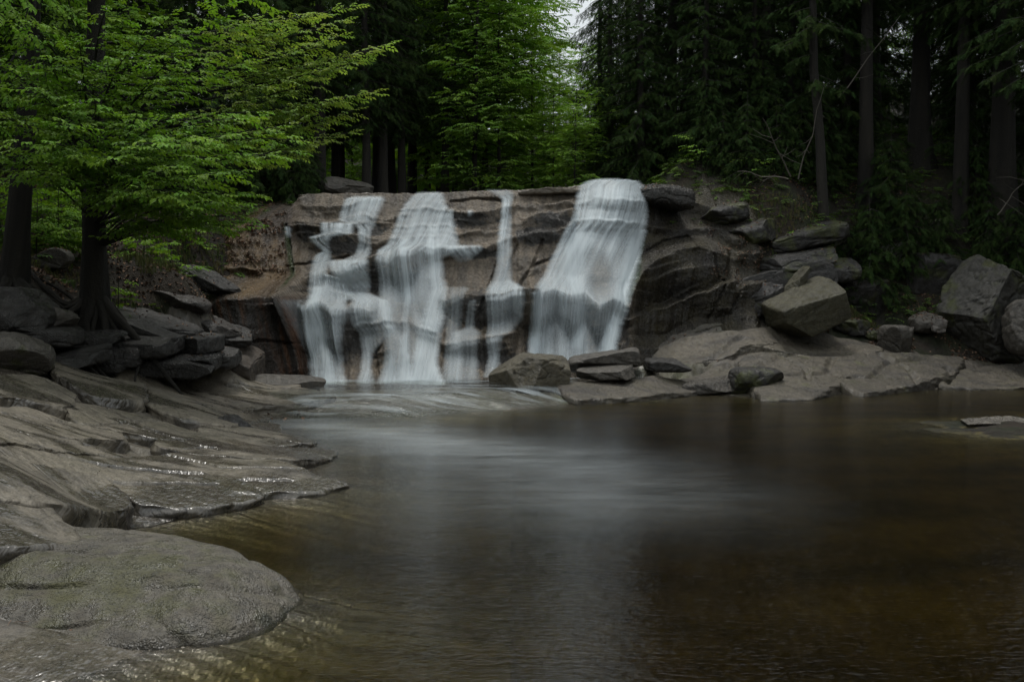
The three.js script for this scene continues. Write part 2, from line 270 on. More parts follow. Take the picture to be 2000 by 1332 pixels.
function tps2(x, d) { // the sheet's height, read back from the grid
  const find = (a, v) => { let lo = 0, hi = a.length - 2; while (lo < hi) { const m = (lo + hi + 1) >> 1; if (a[m] <= v) lo = m; else hi = m - 1; } return lo; };
  const i = find(gx, x), j = find(gd, d), fx = clamp((x - gx[i]) / (gx[i + 1] - gx[i])), fd = clamp((d - gd[j]) / (gd[j + 1] - gd[j])), o = j * NX + i;
  return lerp(lerp(gh[o], gh[o + 1], fx), lerp(gh[o + NX], gh[o + NX + 1], fx), fd);
}

// ------------------------------------------------------------------ the cliff of the falls
const crest = [[360, 488], [420, 464], [480, 442], [560, 412], [585, 384], [600, 378], [700, 377], [830, 378], [880, 375], [1010, 371], [1115, 365], [1150, 358], [1180, 352], [1240, 358], [1275, 366], [1300, 378], [1340, 392], [1400, 412], [1450, 424], [1530, 440], [1640, 455]];
const foot = [[360, 600], [440, 735], [600, 748], [900, 748], [960, 750], [1100, 735], [1215, 705], [1300, 660], [1500, 615], [1640, 600]];
const baseD = (u, v) => 30 + (745 - v) * 5.5 / 370 + 2.6 * ss(1190, 1320, u) - 0.9 * ss(600, 500, u) + 0.6 * ss(950, 1150, u);
// ledges: [column, row, height of the riser under it]; w = how far the tread above slopes back
const ledges = [
  { w: 8, p: [[590, 402, 10], [640, 404, 16], [675, 402, 12], [700, 398, 6]] },
  { w: 10, p: [[552, 434, 12], [590, 438, 30], [650, 438, 26], [712, 440, 16]] },
  { w: 8, p: [[690, 424, 6], [760, 428, 12], [800, 420, 5]] },
  { w: 8, p: [[602, 470, 18], [640, 462, 34], [700, 461, 34], [762, 467, 10]] },
  { w: 12, p: [[572, 548, 8], [612, 540, 24], [660, 530, 34], [725, 508, 60], [745, 503, 72], [765, 506, 50], [785, 492, 78], [808, 494, 60], [826, 484, 40], [848, 490, 24], [900, 486, 18], [950, 484, 16], [1005, 468, 8]] },
  { w: 8, p: [[572, 564, 8], [620, 568, 18], [680, 574, 16], [722, 582, 10]] },
  { w: 20, p: [[585, 584, 90], [612, 594, 105], [640, 590, 80], [665, 606, 100], [690, 600, 70], [735, 606, 30]] },
  { w: 10, p: [[866, 588, 20], [900, 575, 60], [950, 579, 62], [1000, 566, 66], [1042, 568, 80]] },
  { w: 8, p: [[868, 672, 20], [920, 663, 46], [960, 655, 48], [1005, 650, 40]] },
  { w: 26, p: [[1034, 566, 80], [1060, 573, 75], [1085, 566, 60], [1112, 580, 85], [1140, 574, 55], [1165, 598, 80], [1195, 584, 40], [1222, 600, 30]] },
  { w: 6, p: [[1000, 398, 8], [1060, 402, 14], [1118, 390, 16], [1135, 388, 4]] },
  { w: 6, p: [[1026, 426, 24], [1060, 418, 32], [1118, 412, 36]] },
  { w: 6, p: [[1002, 464, 14], [1060, 452, 22], [1112, 446, 20]] },
  { w: 8, p: [[872, 414, 8], [920, 418, 22], [975, 410, 24], [1002, 404, 14]] },
  { w: 6, p: [[884, 456, 5], [940, 450, 8], [1004, 456, 6]] },
  { w: 5, p: [[770, 448, 4], [830, 440, 9], [890, 446, 6]] }, { w: 5, p: [[780, 412, 4], [830, 408, 8], [868, 412, 5]] }, { w: 6, p: [[770, 470, 4], [830, 464, 8], [880, 468, 6]] },
  { w: 10, p: [[700, 640, 10], [740, 628, 18], [800, 632, 14], [850, 650, 8]] },
  { w: 55, p: [[432, 596, 130], [470, 590, 145], [560, 582, 150], [592, 584, 150]] },
  { w: 6, p: [[380, 520, 10], [450, 522, 8], [520, 526, 6], [575, 520, 4]] }, { w: 20, p: [[360, 530, 20], [420, 540, 26], [470, 560, 20]] },
  { w: 28, p: [[1226, 580, 60], [1245, 535, 80], [1275, 508, 85], [1310, 494, 92], [1350, 488, 84], [1415, 502, 50]] },
  { w: 6, p: [[1222, 624, 30], [1300, 597, 55], [1360, 574, 50], [1428, 546, 66]] },
  { w: 8, p: [[1262, 378, 20], [1330, 372, 40], [1400, 398, 26]] }, { w: 6, p: [[1256, 352, 10], [1300, 352, 22], [1345, 345, 24]] },
  { w: 10, p: [[1258, 440, 10], [1320, 452, 10], [1390, 446, 12], [1450, 470, 20]] },
  { w: 8, p: [[1436, 566, 40], [1520, 540, 48], [1640, 506, 60]] }, { w: 14, p: [[1440, 500, 20], [1530, 490, 26], [1640, 462, 30]] },
  { w: 6, p: [[1120, 400, 6], [1160, 392, 20], [1230, 396, 20], [1262, 402, 8]] }, { w: 6, p: [[1108, 440, 8], [1160, 430, 24], [1240, 440, 16]] },
];
const bumps = [[745, 604, 36, 34, -0.4], [762, 672, 42, 48, -0.5], [640, 690, 40, 50, -0.2], [1205, 408, 55, 38, -0.35], [920, 735, 70, 24, -0.7], [700, 745, 60, 26, -0.35], [860, 640, 40, 60, -0.25], [1010, 520, 60, 40, -0.15], [1330, 540, 70, 40, -0.35], [1120, 640, 50, 60, -0.2], [500, 500, 70, 40, -0.3]];
const stains = [[590, 455, 32, 18], [665, 482, 50, 18], [738, 545, 24, 36], [805, 560, 60, 34], [660, 560, 60, 22], [905, 430, 56, 15], [1055, 462, 52, 17], [1080, 432, 42, 17], [950, 605, 84, 36], [930, 692, 70, 30], [680, 655, 70, 55], [1090, 645, 70, 62], [1190, 640, 40, 60], [850, 620, 30, 30], [930, 495, 60, 10], [720, 450, 30, 14], [1120, 470, 20, 30], [1330, 560, 80, 40], [1340, 610, 90, 22]];  // black algae patches, with the shade of risers and cavities painted in
const cliffCracks = [[[1005, 570], [1040, 520], [1060, 470]], [[968, 600], [985, 540], [1010, 480]], [[938, 610], [955, 560], [975, 500]], [[560, 520], [620, 512], [680, 500]], [[575, 545], [640, 530], [690, 520]], [[560, 440], [568, 500], [575, 560]], [[450, 600], [452, 670], [470, 735]], [[470, 665], [540, 662], [595, 668]], [[1385, 620], [1400, 580], [1412, 548]], [[1425, 612], [1440, 575], [1436, 545]], [[1400, 545], [1385, 500], [1372, 470]], [[760, 650], [735, 690], [740, 730]], [[1190, 455], [1200, 500], [1195, 560]], [[1265, 490], [1300, 470], [1345, 462]], [[1100, 600], [1105, 650], [1095, 700]], [[880, 395], [930, 388], [990, 392]], [[1040, 520], [1090, 500], [1120, 470]]];
function segDist(u, v, list) { let m = 99; for (const c of list) for (let i = 0; i + 1 < c.length; i++) { const [ax, ay] = c[i], bx = c[i + 1][0] - ax, by = c[i + 1][1] - ay, t = clamp(((u - ax) * bx + (v - ay) * by) / (bx * bx + by * by)); m = Math.min(m, Math.hypot(u - ax - bx * t, v - ay - by * t)); } return m; }
function ledgePush(u, v) {
  let s = 0; const w1 = 4 * noise(u * 0.03, v * 0.012, 60), w2 = 2.4 * noise(u * 0.13, v * 0.06, 61);
  for (const L of ledges) {
    const p = L.p, a = p[0][0], b = p[p.length - 1][0]; if (u < a - 12 || u > b + 12) continue;
    const e = Math.min(ss(a - 12, a + 4, u), ss(b + 12, b - 4, u)), y = polyAt(p, u, 1), r = polyAt(p, u, 2), t = v + 1.7 * w1 + w2 * Math.min(1, 22 / r) - y, A = r * 0.0149 * 1.12 * e;
    if (t < -L.w || t > r) continue;
    s -= t < 0 ? A * ss(-L.w, 0, t) : A * Math.pow(1 - t / r, 0.9);
  }
  return s;
}
function cliffPush(u, v, smooth = false) {
  let s = ledgePush(u, v);
  for (const [bu, bv, ru, rv, a] of bumps) { const q = ((u - bu) / ru) ** 2 + ((v - bv) / rv) ** 2; if (q < 6) s += a * Math.exp(-q * 1.3); }
  s += 0.3 * fbm(u * 0.009, v * 0.014, 70, 2); if (smooth) return s;
  const bed = v * 0.05 + u * 0.004 + 1.5 * noise(u * 0.009, v * 0.012, 77), bf = bed - Math.floor(bed), ba = 0.12 * clamp(0.1 + 2.2 * noise(u * 0.013 + Math.floor(bed) * 5.1, Math.floor(bed) * 2.3, 78));
  s += 0.05 * fbm(u * 0.04, v * 0.07, 71, 3) + 0.03 * fbm(u * 0.16, v * 0.22, 72, 3) - ba * (bf < 0.12 ? ss(0, 0.12, bf) : 1 - ss(0.12, 1, bf));
  s += 3.2 * ss(440, 350, u) + 3.2 * ss(1470, 1560, u);
  const c = segDist(u + 2 * noise(u * 0.08, v * 0.08, 74), v + 2 * noise(u * 0.08, v * 0.08, 75), cliffCracks); if (c < 4) s += 0.16 * (1 - ss(0.6, 3.6, c));
  return s;
}
function cliffP(u, v, extra = 0) { const p = P(u, v, baseD(u, v)); p.z -= cliffPush(u, v) + extra; return p; }
{
  const U0 = 350, U1 = 1560, NU = 560, NV = 210, CAP = 14, pos = [], uv = [], colr = [], ix = [], rows = NV + 1 + CAP;
  for (let i = 0; i <= NU; i++) {
    const u = lerp(U0, U1, i / NU), vc = polyAt(crest, u) + 2.5 * noise(u * 0.045, 3, 4) + 1.2 * noise(u * 0.2, 3, 5), vb = polyAt(foot, u) + 26;
    let run = 0, prev = null;
    for (let j = 0; j < rows; j++) {
      let p, v = vc;
      if (j < CAP) { // the flat rock behind the brink
        const back = Math.pow((CAP - j) / CAP, 1.6) * 6, q = cliffP(u, vc), rise = u > 1330 ? 0.75 * ss(1330, 1400, u) + 0.05 : u < 600 ? 0.12 + 0.3 * ss(600, 520, u) : 0.035;
        p = q; p.y += back * rise + 0.1 * fbm(u * 0.02, back * 0.6, 80) * Math.min(1, back); p.z -= back; p.y = lerp(p.y, tps2(p.x, -p.z) - 0.12, ss(u > 560 && u < 1300 ? 2.5 : 0.2, 5.5, back));
      } else { v = lerp(vc, vb, (j - CAP) / NV); p = cliffP(u, v); }
      if (prev) run += prev.distanceTo(p); prev = p;
      pos.push(p.x, p.y, p.z); uv.push(p.x / 1.7, -run / 1.7);
      // colour: pale granite, black water stains in vertical tongues, rust and moss where the photograph has them
      const n1 = fbm(u * 0.02, v * 0.03, 90), n2 = fbm(u * 0.09, v * 0.12, 91), st = fbm(u * 0.06, v * 0.012, 92);
      let s = clamp(0.5 + 0.9 * n1 + 0.6 * n2), c = [lerp(0.13, 0.27, s), lerp(0.107, 0.22, s), lerp(0.08, 0.165, s)];
      const blk = clamp(3.4 * (st + 0.07) + 0.6 * n2) * 0.82;
      let alg = blk * 0.55; for (const [a, b, ru, rv] of stains) { const q = Math.hypot((u - a) / ru, (v - b) / rv) + 0.7 * n2 + 0.55 * st; alg = Math.max(alg, 0.88 * ss(1.15, 0.75, q)); }
      c = c.map((x, k) => lerp(x, [0.036, 0.036, 0.035][k], alg));
      const lf = ss(634, 604, u + 8 * n2) * ss(572, 590, v), lf2 = ss(600, 560, u + 10 * n2) * (1 - ss(572, 590, v)), rf = ss(1222, 1248, u + 10 * n2);
      if (lf > 0) { const rust = clamp(3.5 * (fbm(u * 0.09, v * 0.006, 95) + 0.02)); c = c.map((x, k) => lerp(x, lerp([0.045, 0.036, 0.03][k], [0.15, 0.062, 0.025][k], rust * 0.75), lf * 0.95)); }
      if (lf2 > 0) { const tan = clamp(0.5 + 2 * fbm(u * 0.03, v * 0.008, 96)); c = c.map((x, k) => lerp(x, lerp([0.07, 0.05, 0.035][k], [0.19, 0.12, 0.052][k], tan), lf2 * 0.9)); }
      if (rf > 0) { const ol = clamp(0.5 + 1.5 * fbm(u * 0.02, v * 0.03, 97)); c = c.map((x, k) => lerp(x, lerp([0.034, 0.03, 0.025][k], [0.055, 0.046, 0.024][k], ol), rf * 0.97)); }  // right flank: damp olive rock, darkened further with its shade in the colour
      const ms = Math.max(ss(7, 2, Math.abs(u - (558 + (v - 440) * 0.15) + 3 * n2)) * ss(430, 450, v) * ss(575, 550, v), ss(10, 3, Math.abs(u - (1256 - (v - 470) * 0.32) + 6 * n2)) * ss(465, 480, v) * ss(700, 660, v));
      c = c.map((x, k) => lerp(x, [0.035, 0.06, 0.012][k], ms * 0.85));
      colr.push(...c);
    }
  }
  for (let i = 0; i < NU; i++) for (let j = 0; j + 1 < rows; j++) { const a = i * rows + j, b = a + 1, c = a + rows, e = c + 1; ix.push(a, b, e, a, e, c); }
  top(new THREE.Mesh(meshOf(pos, ix, { uv, color: colr }), M.wetRock), 'cliff', 'stepped granite cliff that the waterfall runs over', 'cliff', null, 'structure');
}

// ------------------------------------------------------------------ the falling water: veils that follow the rock, in strands
// a flow: stations [row, left column, right column, body]
const flows = {
  upper_side: [
    [[384, 690, 752, .5], [392, 672, 757, .95], [404, 668, 752, .8], [420, 662, 745, .65], [434, 660, 742, .55], [440, 690, 740, .5], [452, 700, 732, .6], [478, 700, 730, .55], [500, 690, 732, .5], [512, 660, 732, .45], [540, 655, 730, .5], [575, 690, 730, .35], [600, 700, 745, .4]],
    [[436, 628, 712, .5], [441, 628, 702, .85], [450, 628, 700, .7], [460, 628, 700, .55], [466, 604, 660, .7], [474, 606, 652, .6], [492, 628, 650, .65], [502, 612, 652, .75], [518, 606, 648, .6], [538, 606, 650, .7], [546, 606, 680, .75], [562, 604, 690, .6], [572, 606, 700, .6], [592, 612, 690, .6], [606, 604, 700, .6], [640, 600, 685, .6], [690, 602, 675, .55], [730, 604, 680, .65], [750, 602, 690, .8]],
    [[560, 612, 642, .6], [592, 615, 645, .85], [640, 624, 650, .85], [700, 628, 654, .8], [748, 622, 668, .8]],
    [[444, 557, 578, .5], [470, 560, 574, .35]],
    [[586, 590, 612, .3], [640, 592, 640, .35], [720, 600, 640, .2]],
  ],
  broad: [
    [[376, 812, 868, .6], [386, 800, 872, .75], [400, 788, 876, .7], [420, 776, 886, .72], [450, 766, 896, .72], [480, 752, 902, .7], [492, 738, 905, .7], [512, 736, 862, .6], [545, 738, 860, .55], [575, 738, 862, .55], [600, 740, 860, .45], [640, 750, 860, .45], [700, 750, 860, .45], [748, 745, 870, .7]],
    [[484, 785, 806, .8], [540, 788, 806, .8], [600, 788, 804, .7], [680, 786, 802, .6], [745, 780, 812, .8]],
    [[440, 832, 862, .6], [484, 832, 866, .85], [540, 834, 872, .8], [566, 838, 880, .75], [600, 826, 880, .7], [660, 812, 868, .7], [710, 800, 860, .75], [738, 792, 872, .95], [750, 786, 880, .95]],
    [[508, 640, 736, .7], [520, 640, 736, .65], [548, 655, 736, .4], [570, 670, 732, .25]],
    [[570, 662, 720, .5], [590, 690, 770, .65], [612, 688, 776, .6], [634, 690, 780, .5], [650, 700, 780, .35], [690, 704, 734, .45], [720, 704, 732, .55], [748, 696, 740, .75]],
    [[634, 745, 780, .65], [670, 752, 800, .45], [720, 745, 800, .5], [748, 735, 800, .7]],
    [[480, 866, 950, .7], [492, 868, 945, .6], [505, 880, 930, .3], [520, 890, 915, .15]],
    [[410, 875, 892, .6], [436, 876, 890, .4]], [[412, 912, 926, .6], [430, 912, 926, .4]],
    [[586, 915, 935, .3], [640, 905, 930, .35], [650, 880, 945, .35], [700, 880, 940, .3], [745, 875, 945, .35]], [[560, 870, 925, .3], [590, 872, 910, .35], [650, 868, 905, .3], [745, 860, 910, .45]],
  ],
  slender: [
    [[372, 935, 1002, .35], [380, 960, 1008, .5], [392, 978, 1006, .7], [404, 978, 1001, .9], [440, 973, 1002, .75], [476, 968, 1003, .7], [520, 966, 1002, .55], [548, 958, 1004, .55], [566, 946, 1030, .7], [580, 946, 1030, .6], [620, 948, 1026, .5], [645, 948, 1010, .35], [660, 945, 985, .5], [700, 950, 980, .4], [735, 940, 985, .35]],
  ],
  main: [
    [[350, 1168, 1200, .7], [356, 1140, 1250, .85], [366, 1126, 1260, .9], [384, 1122, 1265, .93], [410, 1116, 1267, .95], [440, 1108, 1266, .95], [452, 1098, 1264, .9], [480, 1084, 1258, .8], [510, 1070, 1248, .72], [540, 1056, 1236, .66], [566, 1036, 1228, .68], [580, 1032, 1224, .7], [620, 1030, 1214, .66], [680, 1026, 1205, .62], [715, 1026, 1200, .7]],
    [[450, 1225, 1266, .9], [490, 1218, 1256, .95], [520, 1208, 1246, .95], [560, 1196, 1234, .95], [620, 1180, 1222, .95], [690, 1166, 1206, .95], [720, 1160, 1204, .95]],
    [[455, 1100, 1180, .5], [500, 1098, 1150, .6], [560, 1100, 1140, .6], [600, 1110, 1145, .6], [690, 1112, 1145, .65]],
    [[570, 1034, 1058, .8], [620, 1034, 1060, .75], [700, 1030, 1056, .75]],
  ],
};
const holes = [[1172, 545, 24, 50, .6], [1158, 650, 14, 60, .55], [736, 535, 12, 34, .7], [905, 540, 40, 40, .5], [790, 625, 20, 30, .4], [1090, 640, 30, 40, .25], [760, 672, 26, 26, .55]];
function stationAt(f, v) { if (v < f[0][0] || v > f[f.length - 1][0]) return null; for (let i = 0; i + 1 < f.length; i++) if (v <= f[i + 1][0]) { const t = (v - f[i][0]) / (f[i + 1][0] - f[i][0]); return [lerp(f[i][1], f[i + 1][1], t), lerp(f[i][2], f[i + 1][2], t), lerp(f[i][3], f[i + 1][3], t)]; } return null; }
function body(list, u, v, layer, riser) {
  let keep = 1;
  for (const f of list) {
    const s = stationAt(f, v); if (!s) continue;
    const [l, r, a] = s, w = r - l, e = Math.min(16, w * 0.4), wob = 3 * noise(v * 0.03, l, 100), q = (u - l) / w;
    const edge = ss(l - 1, l + e, u + wob) * ss(r + 1, r - e, u + wob); if (edge <= 0) continue;
    const ends = ss(f[0][0] - 1, f[0][0] + 6, v) * (f[f.length - 1][0] > 700 ? 1 : ss(f[f.length - 1][0], f[f.length - 1][0] - 14, v));
    const k = q * Math.max(24, w) ; // strands run along the flow
    const st = 0.5 * noise(k * 0.22 + layer * 31, v * 0.0035, 101) + 0.42 * noise(k * 0.5 + layer * 17, v * 0.005, 102) + 0.2 * noise(k * 0.95 + layer * 7, v * 0.007, 104), big = 0.35 * noise(k * 0.06 + layer * 9, v * 0.009, 103);
    keep *= 1 - clamp(a * 0.92 * edge * ends * clamp(0.8 + st * lerp(0.7, 1.35, riser) + big - 0.1 * riser, 0, 1.25));
  }
  let A = 1 - keep;
  for (const [hu, hv, ru, rv, d] of holes) { const q = ((u - hu) / ru) ** 2 + ((v - hv) / rv) ** 2; A *= 1 - d * Math.exp(-q * q); }
  return A;
}
function veil(list, layer, offset) {
  let a = 1e9, b = -1e9, c = 1e9, e = -1e9; for (const f of list) for (const s of f) { c = Math.min(c, s[0]); e = Math.max(e, s[0]); a = Math.min(a, s[1]); b = Math.max(b, s[2]); }
  a -= 4; b += 4; e = Math.min(e, 752);
  const nu = Math.round((b - a) / 1.5), nv = Math.round((e - c) / 2.2), pos = [], colr = [], ok = [], ix = [];
  for (let i = 0; i <= nu; i++) {
    const u = lerp(a, b, i / nu), push = [];
    for (let j = 0; j <= nv; j++) push.push(cliffPush(u, lerp(c, e, j / nv), true) - 0.04);
    for (let j = 0; j <= nv; j++) {
      const v = lerp(c, e, j / nv); let m = 0, n = 0; for (let k = -7; k <= 7; k++) if (push[j + k] !== undefined) { m += push[j + k]; n++; }
      const p = P(u, v, baseD(u, v)), A = body(list, u, v, layer, clamp(((push[Math.min(nv, j + 2)] ?? 0) - (push[Math.max(0, j - 2)] ?? 0)) * 8));
      const lift = offset + 0.1 * A + 0.04 * noise(u * 0.05, v * 0.02, layer * 5);
      p.z += -lerp(Math.min(m / n, push[j]), m / n, 0.6) + lift; p.y += 0.02;
      pos.push(p.x, p.y, p.z); colr.push(1, 1, 1, Math.min(0.92, A * (layer ? 0.55 : 0.62))); ok.push(A > 0.05);
    }
  }
  const R = nv + 1;
  for (let i = 0; i < nu; i++) for (let j = 0; j < nv; j++) { const q = i * R + j; if (ok[q] || ok[q + 1] || ok[q + R] || ok[q + R + 1]) ix.push(q, q + 1, q + R + 1, q, q + R + 1, q + R); }
  const used = new Map(), p2 = [], c2 = [], i2 = [];
  for (const q of ix) { if (!used.has(q)) { used.set(q, p2.length / 3); p2.push(pos[q * 3], pos[q * 3 + 1], pos[q * 3 + 2]); c2.push(colr[q * 4], colr[q * 4 + 1], colr[q * 4 + 2], colr[q * 4 + 3]); } i2.push(used.get(q)); }
  return meshOf(p2, i2, { color: c2, size: 4 });
}
for (const [key, label] of [['upper_side', 'thin stepped cascade beside the dark rust-streaked block'], ['broad', 'broad white cascade fanning over the middle ledges'], ['slender', 'slender strand of water between the broad cascade and the main chute'], ['main', 'thick white main chute of the waterfall beside the rounded rock']]) {
  const g = new THREE.Group();
  for (let l = 0; l < 2; l++) { const m = new THREE.Mesh(veil(flows[key], l, 0.13 + 0.1 * l), M.fall); m.name = 'water_veil'; g.add(m); }
  top(g, 'waterfall', label, 'waterfall', 'streams of the waterfall');
}

// ------------------------------------------------------------------ pool water
const ripN = 512;
const ripple = dataTex(ripN, ripN, (i, j) => { const v = 0.5 + 0.42 * tileNoise(i, j * 1, ripN, 22, 3) + 0.3 * tileNoise(i, j, ripN, 60, 6) + 0.14 * tileNoise(i, j, ripN, 130, 7); return [v, v, v]; });
ripple.repeat.set(1 / 5.2, 1 / 1.4);
M.water = new THREE.MeshPhysicalMaterial({ color: col(1, 1, 1), roughness: 0.16, transmission: 1, thickness: 1, ior: 1.333, attenuationColor: col(0.37, 0.3, 0.09), attenuationDistance: 1.0, bumpMap: ripple, bumpScale: 0.006 });
{
  const pos = [], uv = [], ix = [], xs = axis([[-16, 26, 2]]), ds = axis([[-16, 36, 2]]);
  for (const d of ds) for (const x of xs) { pos.push(x, 0, -d); uv.push(x, d); }
  for (let j = 0; j + 1 < ds.length; j++) for (let i = 0; i + 1 < xs.length; i++) { const a = j * xs.length + i; ix.push(a, a + 1, a + xs.length + 1, a, a + xs.length + 1, a + xs.length); }
  top(new THREE.Mesh(meshOf(pos, ix, { uv }), M.water), 'pool_water', 'smooth dark brown water of the pool below the falls', 'water', null, 'structure');
}

// ------------------------------------------------------------------ rocks
function rockGeo({ size: [w, h, l], s = 1, e = 3.2, cuts = 5, planes = [], amp = 0.042, n = 30, tint = [0.15, 0.135, 0.115], moss = 0, dark = 0.3, paint }) {
  seed(s * 13 + 5);
  let g = new THREE.BoxGeometry(2, 2, 2, n, n, n); g.deleteAttribute('uv'); g.deleteAttribute('normal'); g = mergeVertices(g, 1e-4);
  const p = g.attributes.position, v = new THREE.Vector3(), cut = planes.map(([a, b, c, o]) => [new THREE.Vector3(a, b, c).normalize(), o]);
  for (let i = 0; i < cuts; i++) cut.push([new THREE.Vector3(rr(-1, 1), rr(-0.5, 1), rr(-1, 1)).normalize(), rr(0.62, 0.88)]);
  const R = Math.cbrt(w * h * l) / 2;
  for (let i = 0; i < p.count; i++) {
    v.fromBufferAttribute(p, i);
    v.multiplyScalar(1 / Math.pow(Math.abs(v.x) ** e + Math.abs(v.y) ** e + Math.abs(v.z) ** e, 1 / e));
    for (const [nn, o] of cut) { const q = v.dot(nn) - o; if (q > 0) v.addScaledVector(nn, -q * 0.98); }
    const X = v.x * w / 2, Y = v.y * h / 2, Z = v.z * l / 2, k = amp * R * (2.2 * fbm(X * 0.9 / R + s, Y * 0.9 / R, Z * 0.9 / R, 3) + 1.5 * fbm(X * 4 / R, Y * 4 / R + s, Z * 4 / R, 4) - 1.3 * ss(0.84, 1, 1 - Math.abs(noise(X * 0.9 + s, Y * 2.2 + X * 0.3, Z * 0.9)) * 2));
    const len = v.length() || 1; p.setXYZ(i, X + v.x / len * k, Y + v.y / len * k, Z + v.z / len * k);
  }
  g.computeVertexNormals(); g = g.toNonIndexed();
  const q = g.attributes.position, uv = [], cc = [], a = new THREE.Vector3(), b = new THREE.Vector3(), c = new THREE.Vector3();
  for (let i = 0; i < q.count; i += 3) {
    a.fromBufferAttribute(q, i); b.fromBufferAttribute(q, i + 1); c.fromBufferAttribute(q, i + 2);
    const nn = b.clone().sub(a).cross(c.clone().sub(a)), ax = Math.abs(nn.x), ay = Math.abs(nn.y), az = Math.abs(nn.z);
    for (const t of [a, b, c]) {
      if (ay >= ax && ay >= az) uv.push(t.x / 1.7, t.z / 1.7); else if (az >= ax) uv.push(t.x / 1.7, t.y / 1.7); else uv.push(t.z / 1.7, t.y / 1.7);
      const m1 = fbm(t.x * 1.1 + s * 3, t.y * 1.1, t.z * 1.1), m2 = fbm(t.x * 4 + s, t.y * 4, t.z * 4), z = clamp(0.5 + 1.1 * m1 + 0.6 * m2), dk = clamp(3 * (m1 - 0.04)) * dark;
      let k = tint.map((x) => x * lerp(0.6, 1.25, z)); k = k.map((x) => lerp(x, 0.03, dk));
      if (paint) k = paint(t, k, m1, m2);
      if (moss) { const mm = clamp(4 * (fbm(t.x * 1.3 + s * 7, t.y * 1.3 + 4, t.z * 1.3) + m2 * 0.45 - 0.2 + moss * 0.55)) * 0.85; k = k.map((x, j) => lerp(x, [0.06, 0.068, 0.014][j], mm)); }
      cc.push(...k);
    }
  }
  g.setAttribute('uv', new THREE.Float32BufferAttribute(uv, 2)); g.setAttribute('color', new THREE.Float32BufferAttribute(cc, 3));
  return g;
}
function rock(px, py, d, size, name, label, o = {}, group) { // (px, py, d) locates the middle of the rock
  const m = new THREE.Mesh(rockGeo({ size, ...o }), o.wet ? M.wetRock : M.rock); m.position.copy(P(px, py, d));
  if (o.rot) m.rotation.set(...o.rot, 'YXZ');
  return top(m, name, label, name.includes('slab') ? 'rock slab' : name.includes('block') ? 'rock block' : 'boulder', group);
}
const DK = [0.036, 0.033, 0.029], GY = [0.105, 0.094, 0.078], OL = [0.082, 0.075, 0.042];  // DK: dark rock with the shade of the stacked overhangs put into its tone
// the long whale-backed rock in the near corner of the pool
{
  const m = new THREE.Mesh(rockGeo({ size: [7.4, 1.75, 2.7], s: 31, e: 3, cuts: 0, planes: [[0.05, 1, -0.1, 0.86], [-0.02, 0.85, 0.5, 0.82]], amp: 0.022, n: 72, tint: [0.12, 0.106, 0.082], moss: 0, dark: 0.2, paint: (t, k, a, b) => {
    const green = clamp(3 * (0.35 - Math.hypot((t.x - 1.9) / 1.7, (t.z - 0.35) / 1.1) * 0.4 + 0.9 * b + 0.5 * a)), black = clamp(4 * (t.x * 0.32 - 1.0 + (t.z > 0 ? 0.5 * t.z : 0) * 0.35 + 0.9 * b + 0.5 * a - t.y * 0.6)), cr = Math.min(Math.abs(t.x + 1.1 + 0.5 * t.z + 0.12 * noise(t.z * 4, 1)), Math.abs(t.x + 0.2 - 0.1 + 0.6 * t.z + 0.1 * noise(t.z * 4, 5)) + (t.z < -0.1 ? 1 : 0));
    k = k.map((v, j) => lerp(v, [0.062, 0.064, 0.017][j], green * 0.65)); k = k.map((v, j) => lerp(v, [0.035, 0.035, 0.028][j], black * 0.75)); return cr < 0.05 ? k.map((v) => lerp(v, 0.035, 0.7)) : k; } }), M.rock);
  m.position.set(-5.62, -0.24, -9.1); m.rotation.set(0.03, -0.17, -0.035); top(m, 'boulder', 'long whale-backed grey boulder with mossy nose reaching into the pool', 'boulder');
}

